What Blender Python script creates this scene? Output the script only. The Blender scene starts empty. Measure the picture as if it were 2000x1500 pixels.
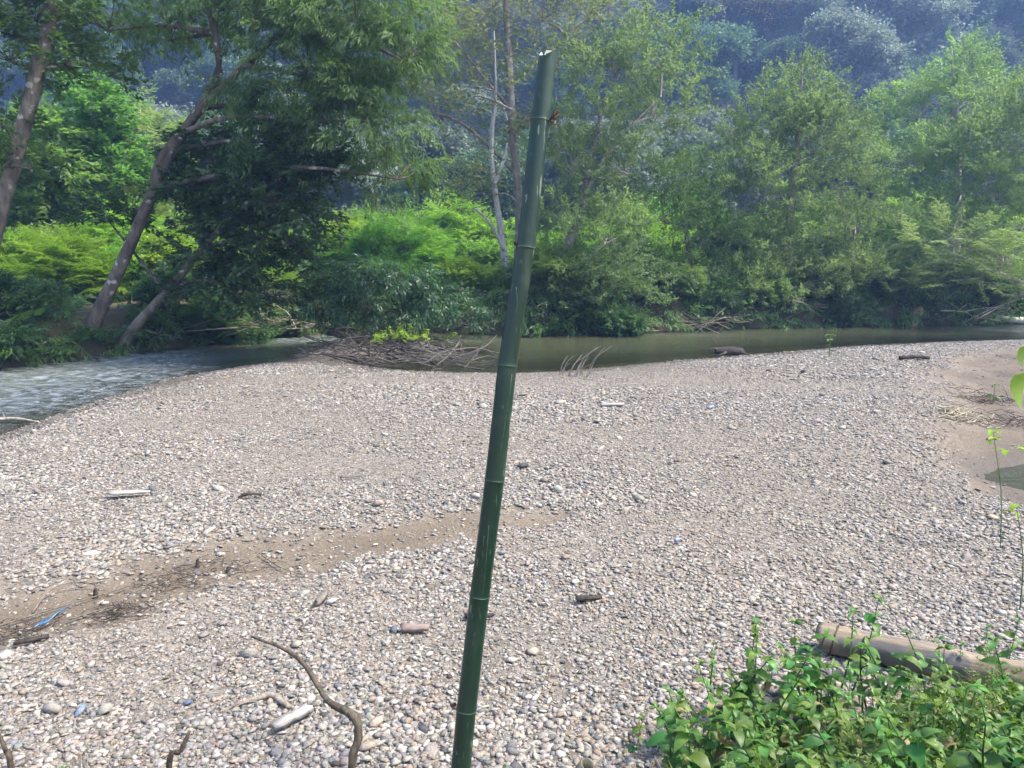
import bpy, math, numpy as np
from mathutils import Vector, Matrix

R = math.radians
sc = bpy.context.scene
COL = sc.collection

# ------------------------------------------------------------------ camera, world, sun, exposure
PITCH, FOC, CAMH = R(10.5), 1455.0, 2.2
cam_d = bpy.data.cameras.new('camera'); cam_d.sensor_width = 36.0
cam_d.lens = FOC / 2000.0 * 36.0
cam_d.clip_start = 0.05; cam_d.clip_end = 2000.0
cam = bpy.data.objects.new('camera', cam_d); COL.objects.link(cam)
cam.location = (0, 0, CAMH); cam.rotation_euler = (R(90) - PITCH, 0, 0)
sc.camera = cam

SUN_ELEV, SUN_AZ = R(58), R(98)          # azimuth measured from +Y (view direction) towards +X
w = bpy.data.worlds.new('World'); sc.world = w; w.use_nodes = True
nt = w.node_tree; nt.nodes.clear()
sky = nt.nodes.new('ShaderNodeTexSky'); sky.sky_type = 'NISHITA'; sky.sun_disc = False
sky.sun_elevation = SUN_ELEV; sky.sun_rotation = SUN_AZ
sky.air_density = 1.0; sky.dust_density = 2.5; sky.ozone_density = 1.0
bg = nt.nodes.new('ShaderNodeBackground'); bg.inputs['Strength'].default_value = 0.135
wo = nt.nodes.new('ShaderNodeOutputWorld')
nt.links.new(sky.outputs[0], bg.inputs[0]); nt.links.new(bg.outputs[0], wo.inputs[0])

sun_d = bpy.data.lights.new('sun', 'SUN'); sun_d.energy = 3.0; sun_d.angle = R(10.0); sun_d.color = (1.0, 0.92, 0.77)
sun = bpy.data.objects.new('sun', sun_d); COL.objects.link(sun)
sv = Vector((math.sin(SUN_AZ) * math.cos(SUN_ELEV), math.cos(SUN_AZ) * math.cos(SUN_ELEV), math.sin(SUN_ELEV)))
sun.rotation_euler = (-sv).to_track_quat('-Z', 'Y').to_euler()

vs = sc.view_settings
vs.view_transform = 'Standard'; vs.look = 'None'; vs.gamma = 1.0; vs.use_curve_mapping = False
vs.exposure = 2.1
cy = sc.cycles
cy.max_bounces = 6; cy.diffuse_bounces = 3; cy.glossy_bounces = 2; cy.transmission_bounces = 4
cy.transparent_max_bounces = 6; cy.volume_bounces = 0
cy.caustics_reflective = False; cy.caustics_refractive = False
cy.use_denoising = True; cy.use_adaptive_sampling = True; cy.adaptive_threshold = 0.03

# ------------------------------------------------------------------ helpers
rng = np.random.default_rng(11)
CP, SP = math.cos(PITCH), math.sin(PITCH)

def ray(u, v):
    dx = (u - 1000) / FOC; dz = (750 - v) / FOC
    return np.array([dx, CP + dz * SP, -SP + dz * CP])

def at_y(u, v, y):
    d = ray(u, v); t = y / d[1]
    return np.array([d[0] * t, y, CAMH + d[2] * t])

def at_z(u, v, z):
    d = ray(u, v); t = (z - CAMH) / d[2]
    return np.array([d[0] * t, d[1] * t, z])

def at_depth(u, v, dep):
    d = ray(u, v)
    return np.array([0, 0, CAMH]) + d * dep

def project(p):
    p = np.atleast_2d(p)
    x, y, z = p[:, 0], p[:, 1], p[:, 2] - CAMH
    dep = y * CP - z * SP
    up = y * SP + z * CP
    return 1000 + FOC * x / np.maximum(dep, .01), 750 - FOC * up / np.maximum(dep, .01), dep

_perm = np.random.default_rng(3).random((256, 256))
def vnoise(x, y, f=1.0, ox=0.0):
    x = np.asarray(x, float) * f + 37.3 + ox; y = np.asarray(y, float) * f + 11.7 + ox * 1.7
    xi = np.floor(x).astype(int); yi = np.floor(y).astype(int)
    fx = x - xi; fy = y - yi
    fx = fx * fx * (3 - 2 * fx); fy = fy * fy * (3 - 2 * fy)
    g = lambda a, b: _perm[a % 256, b % 256]
    return (g(xi, yi) * (1 - fx) + g(xi + 1, yi) * fx) * (1 - fy) + (g(xi, yi + 1) * (1 - fx) + g(xi + 1, yi + 1) * fx) * fy - 0.5

def fbm(x, y, f=1.0, o=4, ox=0.0):
    s = 0; a = 1.0
    for k in range(o):
        s = s + a * vnoise(x, y, f, ox + 13.1 * k); a *= .5; f *= 2.03
    return s

def sstep(a, b, x):
    t = np.clip((x - a) / (b - a), 0, 1)
    return t * t * (3 - 2 * t)

def make_mesh(name, verts, faces, mat=None, smooth=False, attrs=None):
    """faces: ndarray (M,k) or list of ndarrays with different k"""
    verts = np.asarray(verts, np.float32)
    if isinstance(faces, np.ndarray): faces = [faces]
    faces = [f for f in faces if len(f)]
    me = bpy.data.meshes.new(name)
    me.vertices.add(len(verts)); me.vertices.foreach_set('co', verts.ravel())
    li = np.concatenate([f.ravel() for f in faces]).astype(np.int32)
    tot = np.concatenate([np.full(len(f), f.shape[1]) for f in faces]).astype(np.int32)
    st = np.concatenate([[0], np.cumsum(tot)[:-1]]).astype(np.int32)
    me.loops.add(len(li)); me.loops.foreach_set('vertex_index', li)
    me.polygons.add(len(tot)); me.polygons.foreach_set('loop_start', st); me.polygons.foreach_set('loop_total', tot)
    if smooth: me.polygons.foreach_set('use_smooth', np.ones(len(tot), bool))
    for k, val in (attrs or {}).items():
        val = np.asarray(val, np.float32)
        if val.ndim == 1:
            a = me.attributes.new(k, 'FLOAT', 'POINT'); a.data.foreach_set('value', val)
        else:
            a = me.attributes.new(k, 'FLOAT_VECTOR', 'POINT'); a.data.foreach_set('vector', val.ravel())
    me.update(calc_edges=True)
    if mat: me.materials.append(mat)
    return me

def link(name, data, parent=None, loc=None):
    o = bpy.data.objects.new(name, data); COL.objects.link(o)
    if parent: o.parent = parent
    if loc is not None: o.location = loc
    return o

def tag(o, label=None, cat=None, group=None, kind=None):
    if label: o['label'] = label
    if cat: o['category'] = cat
    if group: o['group'] = group
    if kind: o['kind'] = kind
    return o

def copy_tree(o, parent=None):
    c = o.copy(); COL.objects.link(c); c.parent = parent
    for ch in o.children: copy_tree(ch, c)
    return c

class Tubes:
    def __init__(s): s.v = []; s.f = []; s.n = 0; s.t = []; s.along = []
    def add(s, pts, rad, sides=6, wob=0.0, cap=True, tint=None):
        pts = np.asarray(pts, float); m = len(pts)
        rad = np.broadcast_to(np.asarray(rad, float), (m,)) if np.ndim(rad) else np.full(m, rad)
        tg = np.gradient(pts, axis=0); tg /= np.linalg.norm(tg, axis=1, keepdims=True) + 1e-9
        ref = np.array([0, 0, 1.0]) if abs(tg[0, 2]) < .9 else np.array([1.0, 0, 0])
        a = np.cross(tg, ref); a /= np.linalg.norm(a, axis=1, keepdims=True) + 1e-9
        b = np.cross(tg, a)
        th = np.linspace(0, 2 * math.pi, sides, endpoint=False)
        rr = rad[:, None] * (1 + wob * rng.uniform(-1, 1, (m, sides)))
        ring = pts[:, None] + rr[..., None] * (np.cos(th)[None, :, None] * a[:, None] + np.sin(th)[None, :, None] * b[:, None])
        idx = np.arange(m * sides).reshape(m, sides) + s.n
        q = np.stack([idx[:-1], np.roll(idx[:-1], -1, 1), np.roll(idx[1:], -1, 1), idx[1:]], -1).reshape(-1, 4)
        s.v.append(ring.reshape(-1, 3)); s.f.append(q)
        s.n += m * sides
        if cap:
            for k, row in ((0, idx[0][::-1]), (-1, idx[-1])):
                s.v.append(pts[k][None]); c = s.n; s.n += 1
                tri = np.stack([row, np.roll(row, -1), np.full(sides, c), np.full(sides, c)], -1)
                s.f.append(tri)
        tn = rng.random() if tint is None else tint
        s.t.append(np.full(m * sides + (2 if cap else 0), tn))
    def mesh(s, name, mat, smooth=True):
        f = np.concatenate(s.f); tri = f[:, 2] == f[:, 3]
        return make_mesh(name, np.concatenate(s.v), [f[~tri], f[tri][:, :3]], mat, smooth, {'tint': np.concatenate(s.t)})

def spline(pts, n):
    """Catmull-Rom through pts"""
    p = np.asarray(pts, float)
    if len(p) == 2: return p[0] + (p[1] - p[0]) * np.linspace(0, 1, n)[:, None]
    q = np.vstack([2 * p[0] - p[1], p, 2 * p[-1] - p[-2]])
    t = np.linspace(0, len(p) - 1 - 1e-6, n); i = t.astype(int); f = (t - i)[:, None]
    a, b, c, d = q[i], q[i + 1], q[i + 2], q[i + 3]
    return .5 * (2 * b + (c - a) * f + (2 * a - 5 * b + 4 * c - d) * f ** 2 + (3 * b - a - 3 * c + d) * f ** 3)

# ------------------------------------------------------------------ materials
def new_mat(name):
    m = bpy.data.materials.new(name); m.use_nodes = True
    n = m.node_tree; n.nodes.clear()
    out = n.nodes.new('ShaderNodeOutputMaterial')
    return m, n, out

def N(n, typ, **kw):
    x = n.nodes.new(typ)
    for k, v in kw.items():
        if k.startswith('in_'):
            key = k[3:]; x.inputs[int(key) if key.isdigit() else key.replace('_', ' ')].default_value = v
        else: setattr(x, k, v)
    return x

def mixc(n, fac, a, b, blend='MIX'):
    x = n.nodes.new('ShaderNodeMix'); x.data_type = 'RGBA'; x.blend_type = blend
    for sock, val in ((x.inputs[0], fac), (x.inputs[6], a), (x.inputs[7], b)):
        if hasattr(val, 'is_linked'): n.links.new(val, sock)
        else: sock.default_value = (*val, 1) if isinstance(val, tuple) and len(val) == 3 else val
    return x.outputs[2]

def ramp(n, src, p0, p1):
    x = n.nodes.new('ShaderNodeMapRange'); x.interpolation_type = 'SMOOTHSTEP'
    x.inputs[1].default_value = p0; x.inputs[2].default_value = p1
    n.links.new(src, x.inputs[0]); return x.outputs[0]

def leaf_mat(name, c1, c2, trans=.42, tcol=None, rough=.5, spec=.35, vary=.2):
    m, n, out = new_mat(name)
    at = N(n, 'ShaderNodeAttribute', attribute_name='tint')
    oi = N(n, 'ShaderNodeObjectInfo')
    col = mixc(n, at.outputs['Fac'], c1, c2)
    hs = N(n, 'ShaderNodeHueSaturation')
    mr = N(n, 'ShaderNodeMapRange', in_3=1 - vary, in_4=1 + vary); n.links.new(oi.outputs['Random'], mr.inputs[0])
    hr = N(n, 'ShaderNodeMapRange', in_3=.5 - .12 * vary, in_4=.5 + .12 * vary)
    ms = N(n, 'ShaderNodeMath', operation='MULTIPLY', in_1=7.31); n.links.new(oi.outputs['Random'], ms.inputs[0]); mf = N(n, 'ShaderNodeMath', operation='FRACT'); n.links.new(ms.outputs[0], mf.inputs[0])
    n.links.new(mf.outputs[0], hr.inputs[0]); n.links.new(hr.outputs[0], hs.inputs['Hue'])
    n.links.new(mr.outputs[0], hs.inputs['Value']); n.links.new(col, hs.inputs['Color'])
    p = N(n, 'ShaderNodeBsdfPrincipled'); p.inputs['Roughness'].default_value = rough
    p.inputs['Specular IOR Level'].default_value = spec
    n.links.new(hs.outputs[0], p.inputs['Base Color'])
    t = N(n, 'ShaderNodeBsdfTranslucent')
    tc = mixc(n, 1.0, hs.outputs[0], tcol or (1.5, 1.7, .7), 'MULTIPLY')
    n.links.new(tc, t.inputs[0])
    mx = N(n, 'ShaderNodeMixShader'); mx.inputs[0].default_value = trans
    n.links.new(p.outputs[0], mx.inputs[1]); n.links.new(t.outputs[0], mx.inputs[2])
    n.links.new(mx.outputs[0], out.inputs[0])
    return m

def bark_mat(name, c1, c2, patch=None, scale=6.0, bump=.5, stretch=.35, rough=.9):
    m, n, out = new_mat(name)
    tc = N(n, 'ShaderNodeTexCoord')
    mp = N(n, 'ShaderNodeMapping'); mp.inputs['Scale'].default_value = (1, 1, stretch)
    n.links.new(tc.outputs['Object'], mp.inputs[0])
    nz = N(n, 'ShaderNodeTexNoise', in_Scale=scale, in_Detail=6.0, in_Roughness=.65); n.links.new(mp.outputs[0], nz.inputs[0])
    at = N(n, 'ShaderNodeAttribute', attribute_name='tint')
    f = ramp(n, nz.outputs[0], .35, .68)
    col = mixc(n, f, c1, c2)
    tv = N(n, 'ShaderNodeMapRange', in_3=.7, in_4=1.3); n.links.new(at.outputs['Fac'], tv.inputs[0])
    hs = N(n, 'ShaderNodeHueSaturation'); n.links.new(tv.outputs[0], hs.inputs['Value']); n.links.new(col, hs.inputs['Color'])
    col = hs.outputs[0]
    if patch:
        n2 = N(n, 'ShaderNodeTexNoise', in_Scale=scale * .8, in_Detail=4.0); n.links.new(tc.outputs['Object'], n2.inputs[0])
        col = mixc(n, ramp(n, n2.outputs[0], .60, .68), col, patch)
    p = N(n, 'ShaderNodeBsdfPrincipled'); p.inputs['Roughness'].default_value = rough
    p.inputs['Specular IOR Level'].default_value = .2
    n.links.new(col, p.inputs['Base Color'])
    bp = N(n, 'ShaderNodeBump', in_Strength=bump, in_Distance=.02); n.links.new(nz.outputs[0], bp.inputs['Height'])
    n.links.new(bp.outputs[0], p.inputs['Normal']); n.links.new(p.outputs[0], out.inputs[0])
    return m

def plain_mat(name, c, rough=.6, c2=None, scale=20.0, spec=.3):
    m, n, out = new_mat(name)
    p = N(n, 'ShaderNodeBsdfPrincipled'); p.inputs['Roughness'].default_value = rough
    p.inputs['Specular IOR Level'].default_value = spec
    tc = N(n, 'ShaderNodeTexCoord')
    nz = N(n, 'ShaderNodeTexNoise', in_Scale=scale, in_Detail=5.0); n.links.new(tc.outputs['Object'], nz.inputs[0])
    n.links.new(mixc(n, ramp(n, nz.outputs[0], .35, .65), c, c2 or tuple(x * .6 for x in c)), p.inputs['Base Color'])
    n.links.new(p.outputs[0], out.inputs[0]); return m

M = {}
GT = (1.35, 1.55, .95)
M['dark_leaf'] = leaf_mat('dark_leaf', (.038, .085, .032), (.085, .150, .048), .40, GT)
M['willow_leaf'] = leaf_mat('willow_leaf', (.055, .100, .034), (.120, .175, .056), .45, GT, rough=.65, spec=.2)
M['mid_leaf'] = leaf_mat('mid_leaf', (.065, .120, .038), (.135, .210, .060), .48, GT)
M['lime_leaf'] = leaf_mat('lime_leaf', (.115, .205, .034), (.215, .320, .058), .55)
M['fresh_leaf'] = leaf_mat('fresh_leaf', (.085, .155, .040), (.160, .250, .065), .52, GT)
M['olive_leaf'] = leaf_mat('olive_leaf', (.105, .140, .062), (.190, .225, .100), .50, GT)
M['feather_leaf'] = leaf_mat('feather_leaf', (.120, .170, .070), (.215, .275, .115), .54, GT)
M['yellow_leaf'] = leaf_mat('yellow_leaf', (.130, .150, .066), (.230, .235, .105), .48, GT)
M['hill_leaf'] = leaf_mat('hill_leaf', (.060, .105, .060), (.120, .175, .090), .28, GT, rough=.6, spec=.3)
M['hill_pale'] = leaf_mat('hill_pale', (.150, .185, .150), (.260, .290, .240), .25, GT, rough=.6, spec=.3)
M['hill_brown'] = leaf_mat('hill_brown', (.110, .110, .065), (.190, .165, .100), .3, GT)
M['weed_leaf'] = leaf_mat('weed_leaf', (.050, .120, .022), (.115, .215, .042), .43, rough=.45, spec=.4, vary=.35)
M['grass_leaf'] = leaf_mat('grass_leaf', (.080, .130, .030), (.260, .270, .095), .45)
M['bush_leaf'] = leaf_mat('bush_leaf', (.030, .075, .034), (.062, .125, .048), .35, GT, rough=.4)
M['fern_leaf'] = leaf_mat('fern_leaf', (.040, .095, .034), (.080, .150, .045), .40, GT)
M['bark_red'] = bark_mat('bark_red', (.080, .063, .050), (.18, .145, .115), (.38, .36, .32))
M['bark_grey'] = bark_mat('bark_grey', (.15, .125, .105), (.29, .25, .215), (.36, .35, .32))
M['bark_white'] = bark_mat('bark_white', (.27, .245, .22), (.46, .43, .39))
M['twig_dark'] = bark_mat('twig_dark', (.032, .027, .023), (.085, .070, .058), scale=25)
M['twig_brown'] = bark_mat('twig_brown', (.10, .080, .062), (.20, .162, .128), scale=25)
M['twig_grey'] = bark_mat('twig_grey', (.085, .075, .066), (.17, .15, .13), scale=25)
M['twig_pale'] = bark_mat('twig_pale', (.20, .17, .135), (.36, .31, .25), scale=25)

# ------------------------------------------------------------------ terrain
WZ = -.35
NEAR = np.array([(-60, -30), (-22, -8), (-12, 0), (-8.6, 5), (-7.3, 8), (-7.0, 9.9), (-7.0, 11.6), (-6.7, 14.2), (-5.6, 16.2), (-4.6, 16.9), (-3.6, 16.2), (-2.6, 15.4), (-1.3, 15.05), (0, 15.0), (1.1, 15.2), (3.6, 16.5), (6.2, 17.8), (9, 19.1), (11.75, 20.0), (14.1, 20.4), (22, 21.2), (60, 23), (240, 30)], float)
FAR = np.array([(240, 36), (60, 28), (25, 25.7), (17.1, 24.9), (8.1, 23.6), (3.5, 22.3), (0.6, 21.3), (-2.5, 22.6), (-5.5, 23.0), (-7.2, 20.9), (-9.3, 17.8), (-10.8, 15.5), (-12.6, 12), (-15, 7), (-20, -2), (-60, -22)], float)
POLY = np.vstack([NEAR, FAR])
POOL = np.array([(4.95, 6.6), (5.2, 7.3), (5.55, 8.3), (6.4, 8.8), (9, 8.6), (11, 7), (9, 5.5), (6.5, 5.9)], float)

def seg_dist(px, py, line, closed=False):
    best = np.full(np.shape(px), 1e9)
    L = np.vstack([line, line[:1]]) if closed else line
    for a, b in zip(L[:-1], L[1:]):
        d = b - a; t = np.clip(((px - a[0]) * d[0] + (py - a[1]) * d[1]) / (d @ d), 0, 1)
        best = np.minimum(best, np.hypot(px - a[0] - t * d[0], py - a[1] - t * d[1]))
    return best

def inside(px, py, poly):
    r = np.zeros(np.shape(px), bool); n = len(poly)
    for i in range(n):
        x1, y1 = poly[i]; x2, y2 = poly[(i + 1) % n]
        c = ((y1 > py) != (y2 > py)) & (px < (x2 - x1) * (py - y1) / (y2 - y1 + 1e-12) + x1)
        r ^= c
    return r

TROUGH = np.array([(-5.5, 3.2), (-3.2, 4.2), (-2.3, 4.85), (-1.2, 5.5), (-.3, 5.75), (.7, 6.05)], float)
REDGE = np.array([(3.6, 5.2), (4.4, 6.4), (4.45, 7.4), (5.0, 9.0), (6.0, 11.0), (7.4, 13.4), (9.0, 15.8), (11.0, 17.6), (14.5, 18.9)], float)

def sand_mask(x, y):
    nx = x + .35 * fbm(x, y, .9, 3, 5.0); ny = y + .35 * fbm(x, y, .9, 3, 9.0)
    d = seg_dist(nx, ny, TROUGH)
    wd = np.interp(nx, [-5, -3, -1, .2, .8], [.55, .42, .32, .18, .02])
    return 1 - sstep(wd * .35, wd * 1.7, d + .22 * fbm(x, y, 3.0, 3, 77.0))

def right_mask(x, y):
    # >0 right of the gravel edge (muddy low ground)
    xe = np.interp(y, REDGE[:, 1], REDGE[:, 0], left=REDGE[0, 0], right=18)
    return sstep(-.3, 1.3, (x - xe) + .8 * fbm(x, y, .9, 4, 2.0)) * sstep(4.2, 6.2, y) * sstep(21, 19.5, y)

def terrain(x, y):
    x = np.asarray(x, float); y = np.asarray(y, float)
    dn = seg_dist(x, y, NEAR); df = seg_dist(x, y, FAR); ins = inside(x, y, POLY)
    n1 = fbm(x, y, .35, 3); n2 = fbm(x, y, 2.2, 3, 4.0)
    bar = WZ + .37 * (1 - np.exp(-dn / 3.3)) + .05 * n1 * np.minimum(dn, 1) + .014 * n2
    bar -= .055 * sand_mask(x, y)
    rm = right_mask(x, y)
    bar = bar - .17 * rm + .05 * rm * n2
    pin = inside(x + .3 * n2, y + .3 * n1, POOL); pd = seg_dist(x + .3 * n2, y + .3 * n1, POOL, True)
    bar = np.where(pin, np.minimum(bar, -.36 - .12 * np.minimum(pd, .8)), bar)
    bar = np.where(~pin & (pd < .6), np.minimum(bar, -.36 + .25 * pd + .02), bar)
    # bank the viewer stands on
    bk = sstep(2.75, .8, y + .12 * n1); bar = bar + .62 * bk
    bar += .30 * np.exp(-(((x - 2.3) / 1.0) ** 2 + ((y - 2.35) / .75) ** 2))
    far = WZ + .95 * sstep(0, .75, df + .25 * n2) + .3 * sstep(.5, 9, df) + .18 * n1 + .05 * n2
    hs = y + .12 * x - 72 + 9 * fbm(x, y, .025, 2)
    far = far + np.where(hs > 0, .66 * hs * sstep(0, 24, hs), 0) * 1.0 - np.maximum(0, hs - 190) * .4
    far = far + .8 * np.maximum(0, fbm(x, y, .06, 3)) * sstep(2, 15, df)
    bed = WZ - np.minimum(np.minimum(.13 * dn + .03, .7 * df + .05), .5) + .03 * n2
    isl = np.exp(-(((x + 2.9) / 2.1) ** 2 + ((y - 18.2) / 1.1) ** 2))
    bed = bed + .62 * isl
    z = np.where(ins, bed, np.where(df < dn, far, bar))
    return z

def TZ(x, y): return float(terrain(np.array([x]), np.array([y]))[0])

def grid_axis(lo, hi, c0, c1, step, grow):
    a = list(np.arange(c0, c1 + 1e-6, step)); s = step
    while a[-1] < hi: s *= grow; a.append(a[-1] + s)
    s = step
    while a[0] > lo: s *= grow; a.insert(0, a[0] - s)
    return np.clip(np.array(a), lo, hi)

gx = grid_axis(-330, 330, -11, 13, .09, 1.10); gy = grid_axis(-30, 420, 1.0, 26, .09, 1.06)
GX, GY = np.meshgrid(gx, gy, indexing='ij')
X, Y = GX.ravel(), GY.ravel()
Z = terrain(X, Y)
dn_, df_ = seg_dist(X, Y, NEAR), seg_dist(X, Y, FAR)
ins_ = inside(X, Y, POLY)
soil = ((df_ < dn_) & ~ins_).astype(float)
soil = np.where(ins_, sstep(1.4, 0, df_), soil)
bankf = sstep(2.7, 1.8, Y + .5 * fbm(X, Y, 1.5, 3)) * (Y < 4)
soilb = np.maximum(bankf, .9 * np.exp(-(((X - 2.3) / 1.1) ** 2 + ((Y - 2.5) / .8) ** 2)))
sandv = np.maximum(sand_mask(X, Y), right_mask(X, Y)) * (1 - soil)
wet = np.clip(sstep(.20, 0, Z - WZ) * (1 - soil), 0, 1)
ii = np.arange(len(X)).reshape(len(gx), len(gy))
ZG = Z.reshape(len(gx), len(gy))
def TZ(x, y):
    i = min(max(int(np.searchsorted(gx, x)) - 1, 0), len(gx) - 2); j = min(max(int(np.searchsorted(gy, y)) - 1, 0), len(gy) - 2)
    fx = (x - gx[i]) / (gx[i + 1] - gx[i] + 1e-12); fy = (y - gy[j]) / (gy[j + 1] - gy[j] + 1e-12)
    return float((ZG[i, j] * (1 - fx) + ZG[i + 1, j] * fx) * (1 - fy) + (ZG[i, j + 1] * (1 - fx) + ZG[i + 1, j + 1] * fx) * fy)
gf = np.stack([ii[:-1, :-1], ii[1:, :-1], ii[1:, 1:], ii[:-1, 1:]], -1).reshape(-1, 4)

def ground_material():
    m, n, out = new_mat('ground_earth')
    tc = N(n, 'ShaderNodeTexCoord')
    A = lambda k: N(n, 'ShaderNodeAttribute', attribute_name=k).outputs['Fac']
    vor = N(n, 'ShaderNodeTexVoronoi', in_Scale=32.0); n.links.new(tc.outputs['Object'], vor.inputs[0])
    nz = N(n, 'ShaderNodeTexNoise', in_Scale=1.3, in_Detail=7.0, in_Roughness=.62); n.links.new(tc.outputs['Object'], nz.inputs[0])
    nf = N(n, 'ShaderNodeTexNoise', in_Scale=55.0, in_Detail=5.0, in_Roughness=.7); n.links.new(tc.outputs['Object'], nf.inputs[0])
    bw = N(n, 'ShaderNodeSeparateColor'); n.links.new(vor.outputs['Color'], bw.inputs[0])
    grit = mixc(n, bw.outputs[0], (.09, .075, .058), (.22, .19, .155))  # grit coloured darker to paint in the shade of gaps between stones
    sand = mixc(n, ramp(n, nz.outputs[0], .35, .65), (.120, .094, .066), (.170, .137, .100))
    sand = mixc(n, ramp(n, nf.outputs[0], .3, .75), sand, (.095, .075, .055), 'MIX')
    col = mixc(n, A('sand'), grit, sand)
    earth = mixc(n, ramp(n, nz.outputs[0], .35, .65), (.040, .040, .022), (.085, .072, .040))
    col = mixc(n, A('bank'), col, (.14, .11, .07))
    col = mixc(n, A('soil'), col, earth)
    col = mixc(n, A('wet'), col, mixc(n, 1.0, col, (.52, .50, .46), 'MULTIPLY'))
    p = N(n, 'ShaderNodeBsdfPrincipled'); n.links.new(col, p.inputs['Base Color'])
    rr = N(n, 'ShaderNodeMapRange', in_3=.92, in_4=.5); n.links.new(A('wet'), rr.inputs[0]); n.links.new(rr.outputs[0], p.inputs['Roughness'])
    p.inputs['Specular IOR Level'].default_value = .25
    b1 = N(n, 'ShaderNodeBump', in_Strength=.6, in_Distance=.012, invert=True); n.links.new(vor.outputs['Distance'], b1.inputs['Height'])
    b2 = N(n, 'ShaderNodeBump', in_Strength=.5, in_Distance=.02); n.links.new(nf.outputs[0], b2.inputs['Height']); n.links.new(b1.outputs[0], b2.inputs['Normal'])
    n.links.new(b2.outputs[0], p.inputs['Normal']); n.links.new(p.outputs[0], out.inputs[0])
    return m

ground = link('ground', make_mesh('ground', np.stack([X, Y, Z], 1), gf, ground_material(), True,
              {'soil': soil, 'bank': soilb, 'sand': sandv, 'wet': wet}))
tag(ground, 'pale gravel bar and river banks rising to the wooded hill', kind='structure')

# ------------------------------------------------------------------ river
def water_material():
    m, n, out = new_mat('river_water')
    tc = N(n, 'ShaderNodeTexCoord')
    A = lambda k: N(n, 'ShaderNodeAttribute', attribute_name=k).outputs['Fac']
    mp = N(n, 'ShaderNodeMapping'); mp.inputs['Scale'].default_value = (1.0, 2.2, 1.0); mp.inputs['Rotation'].default_value = (0, 0, R(-12))
    n.links.new(tc.outputs['Object'], mp.inputs[0])
    nz = N(n, 'ShaderNodeTexNoise', in_Scale=5.5, in_Detail=4.0, in_Roughness=.6, in_Distortion=.6); n.links.new(mp.outputs[0], nz.inputs[0])
    st = N(n, 'ShaderNodeMath', operation='MULTIPLY_ADD', in_1=.85, in_2=.36); n.links.new(A('riffle'), st.inputs[0])
    bp = N(n, 'ShaderNodeBump', in_Distance=.05); n.links.new(nz.outputs[0], bp.inputs['Height']); n.links.new(st.outputs[0], bp.inputs['Strength'])
    tr = N(n, 'ShaderNodeBsdfTransparent'); tr.inputs[0].default_value = (.62, .66, .52, 1)
    df = N(n, 'ShaderNodeBsdfDiffuse'); df.inputs[0].default_value = (.062, .068, .036, 1)
    body = N(n, 'ShaderNodeMixShader'); n.links.new(A('murk'), body.inputs[0]); n.links.new(tr.outputs[0], body.inputs[1]); n.links.new(df.outputs[0], body.inputs[2])
    fo = N(n, 'ShaderNodeBsdfDiffuse'); fo.inputs[0].default_value = (.50, .57, .66, 1)  # bluish white mixed into the water: mild foam plus painted sky glints
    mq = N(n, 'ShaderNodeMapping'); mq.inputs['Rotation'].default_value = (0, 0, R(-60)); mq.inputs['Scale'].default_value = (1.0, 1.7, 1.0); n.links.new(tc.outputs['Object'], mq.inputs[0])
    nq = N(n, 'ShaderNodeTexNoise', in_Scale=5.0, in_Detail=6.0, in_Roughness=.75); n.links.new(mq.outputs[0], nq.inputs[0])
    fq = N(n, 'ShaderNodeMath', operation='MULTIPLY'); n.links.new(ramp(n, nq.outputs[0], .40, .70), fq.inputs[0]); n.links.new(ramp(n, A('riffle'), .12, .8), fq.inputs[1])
    fz = N(n, 'ShaderNodeMath', operation='MULTIPLY_ADD', in_1=.46, use_clamp=True); n.links.new(fq.outputs[0], fz.inputs[0]); n.links.new(A('foam_glint'), fz.inputs[2])
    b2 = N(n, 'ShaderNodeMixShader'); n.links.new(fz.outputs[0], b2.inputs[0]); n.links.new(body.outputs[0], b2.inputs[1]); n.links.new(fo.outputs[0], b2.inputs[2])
    fr = N(n, 'ShaderNodeFresnel', in_IOR=1.333); n.links.new(bp.outputs[0], fr.inputs['Normal'])
    gl = N(n, 'ShaderNodeBsdfGlossy'); rq = N(n, 'ShaderNodeMapRange', in_3=.08, in_4=.30); n.links.new(A('riffle'), rq.inputs[0]); n.links.new(rq.outputs[0], gl.inputs['Roughness']); n.links.new(bp.outputs[0], gl.inputs['Normal'])
    mx = N(n, 'ShaderNodeMixShader'); n.links.new(fr.outputs[0], mx.inputs[0]); n.links.new(b2.outputs[0], mx.inputs[1]); n.links.new(gl.outputs[0], mx.inputs[2])
    n.links.new(mx.outputs[0], out.inputs[0])
    return m
M['water'] = water_material()

wx = np.concatenate([np.arange(-30, -13, .3), np.arange(-13, 16, .085), np.arange(16, 45, .3)])
wy = np.arange(-6, 30, .085)
WX, WY = np.meshgrid(wx, wy, indexing='ij'); ax, ay = WX.ravel(), WY.ravel()
wins = inside(ax, ay, POLY) | (np.minimum(seg_dist(ax, ay, NEAR), seg_dist(ax, ay, FAR)) < .3)
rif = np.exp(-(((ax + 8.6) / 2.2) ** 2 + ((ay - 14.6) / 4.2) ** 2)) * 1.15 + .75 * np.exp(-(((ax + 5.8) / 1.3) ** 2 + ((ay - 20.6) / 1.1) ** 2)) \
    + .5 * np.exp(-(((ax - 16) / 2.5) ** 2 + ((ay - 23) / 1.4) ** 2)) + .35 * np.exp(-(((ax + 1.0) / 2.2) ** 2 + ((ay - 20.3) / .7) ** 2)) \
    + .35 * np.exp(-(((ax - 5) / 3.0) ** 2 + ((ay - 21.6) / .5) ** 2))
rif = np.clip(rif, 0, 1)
s_ = ax * .5 + ay * .85; c_ = ax * .85 - ay * .5
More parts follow.
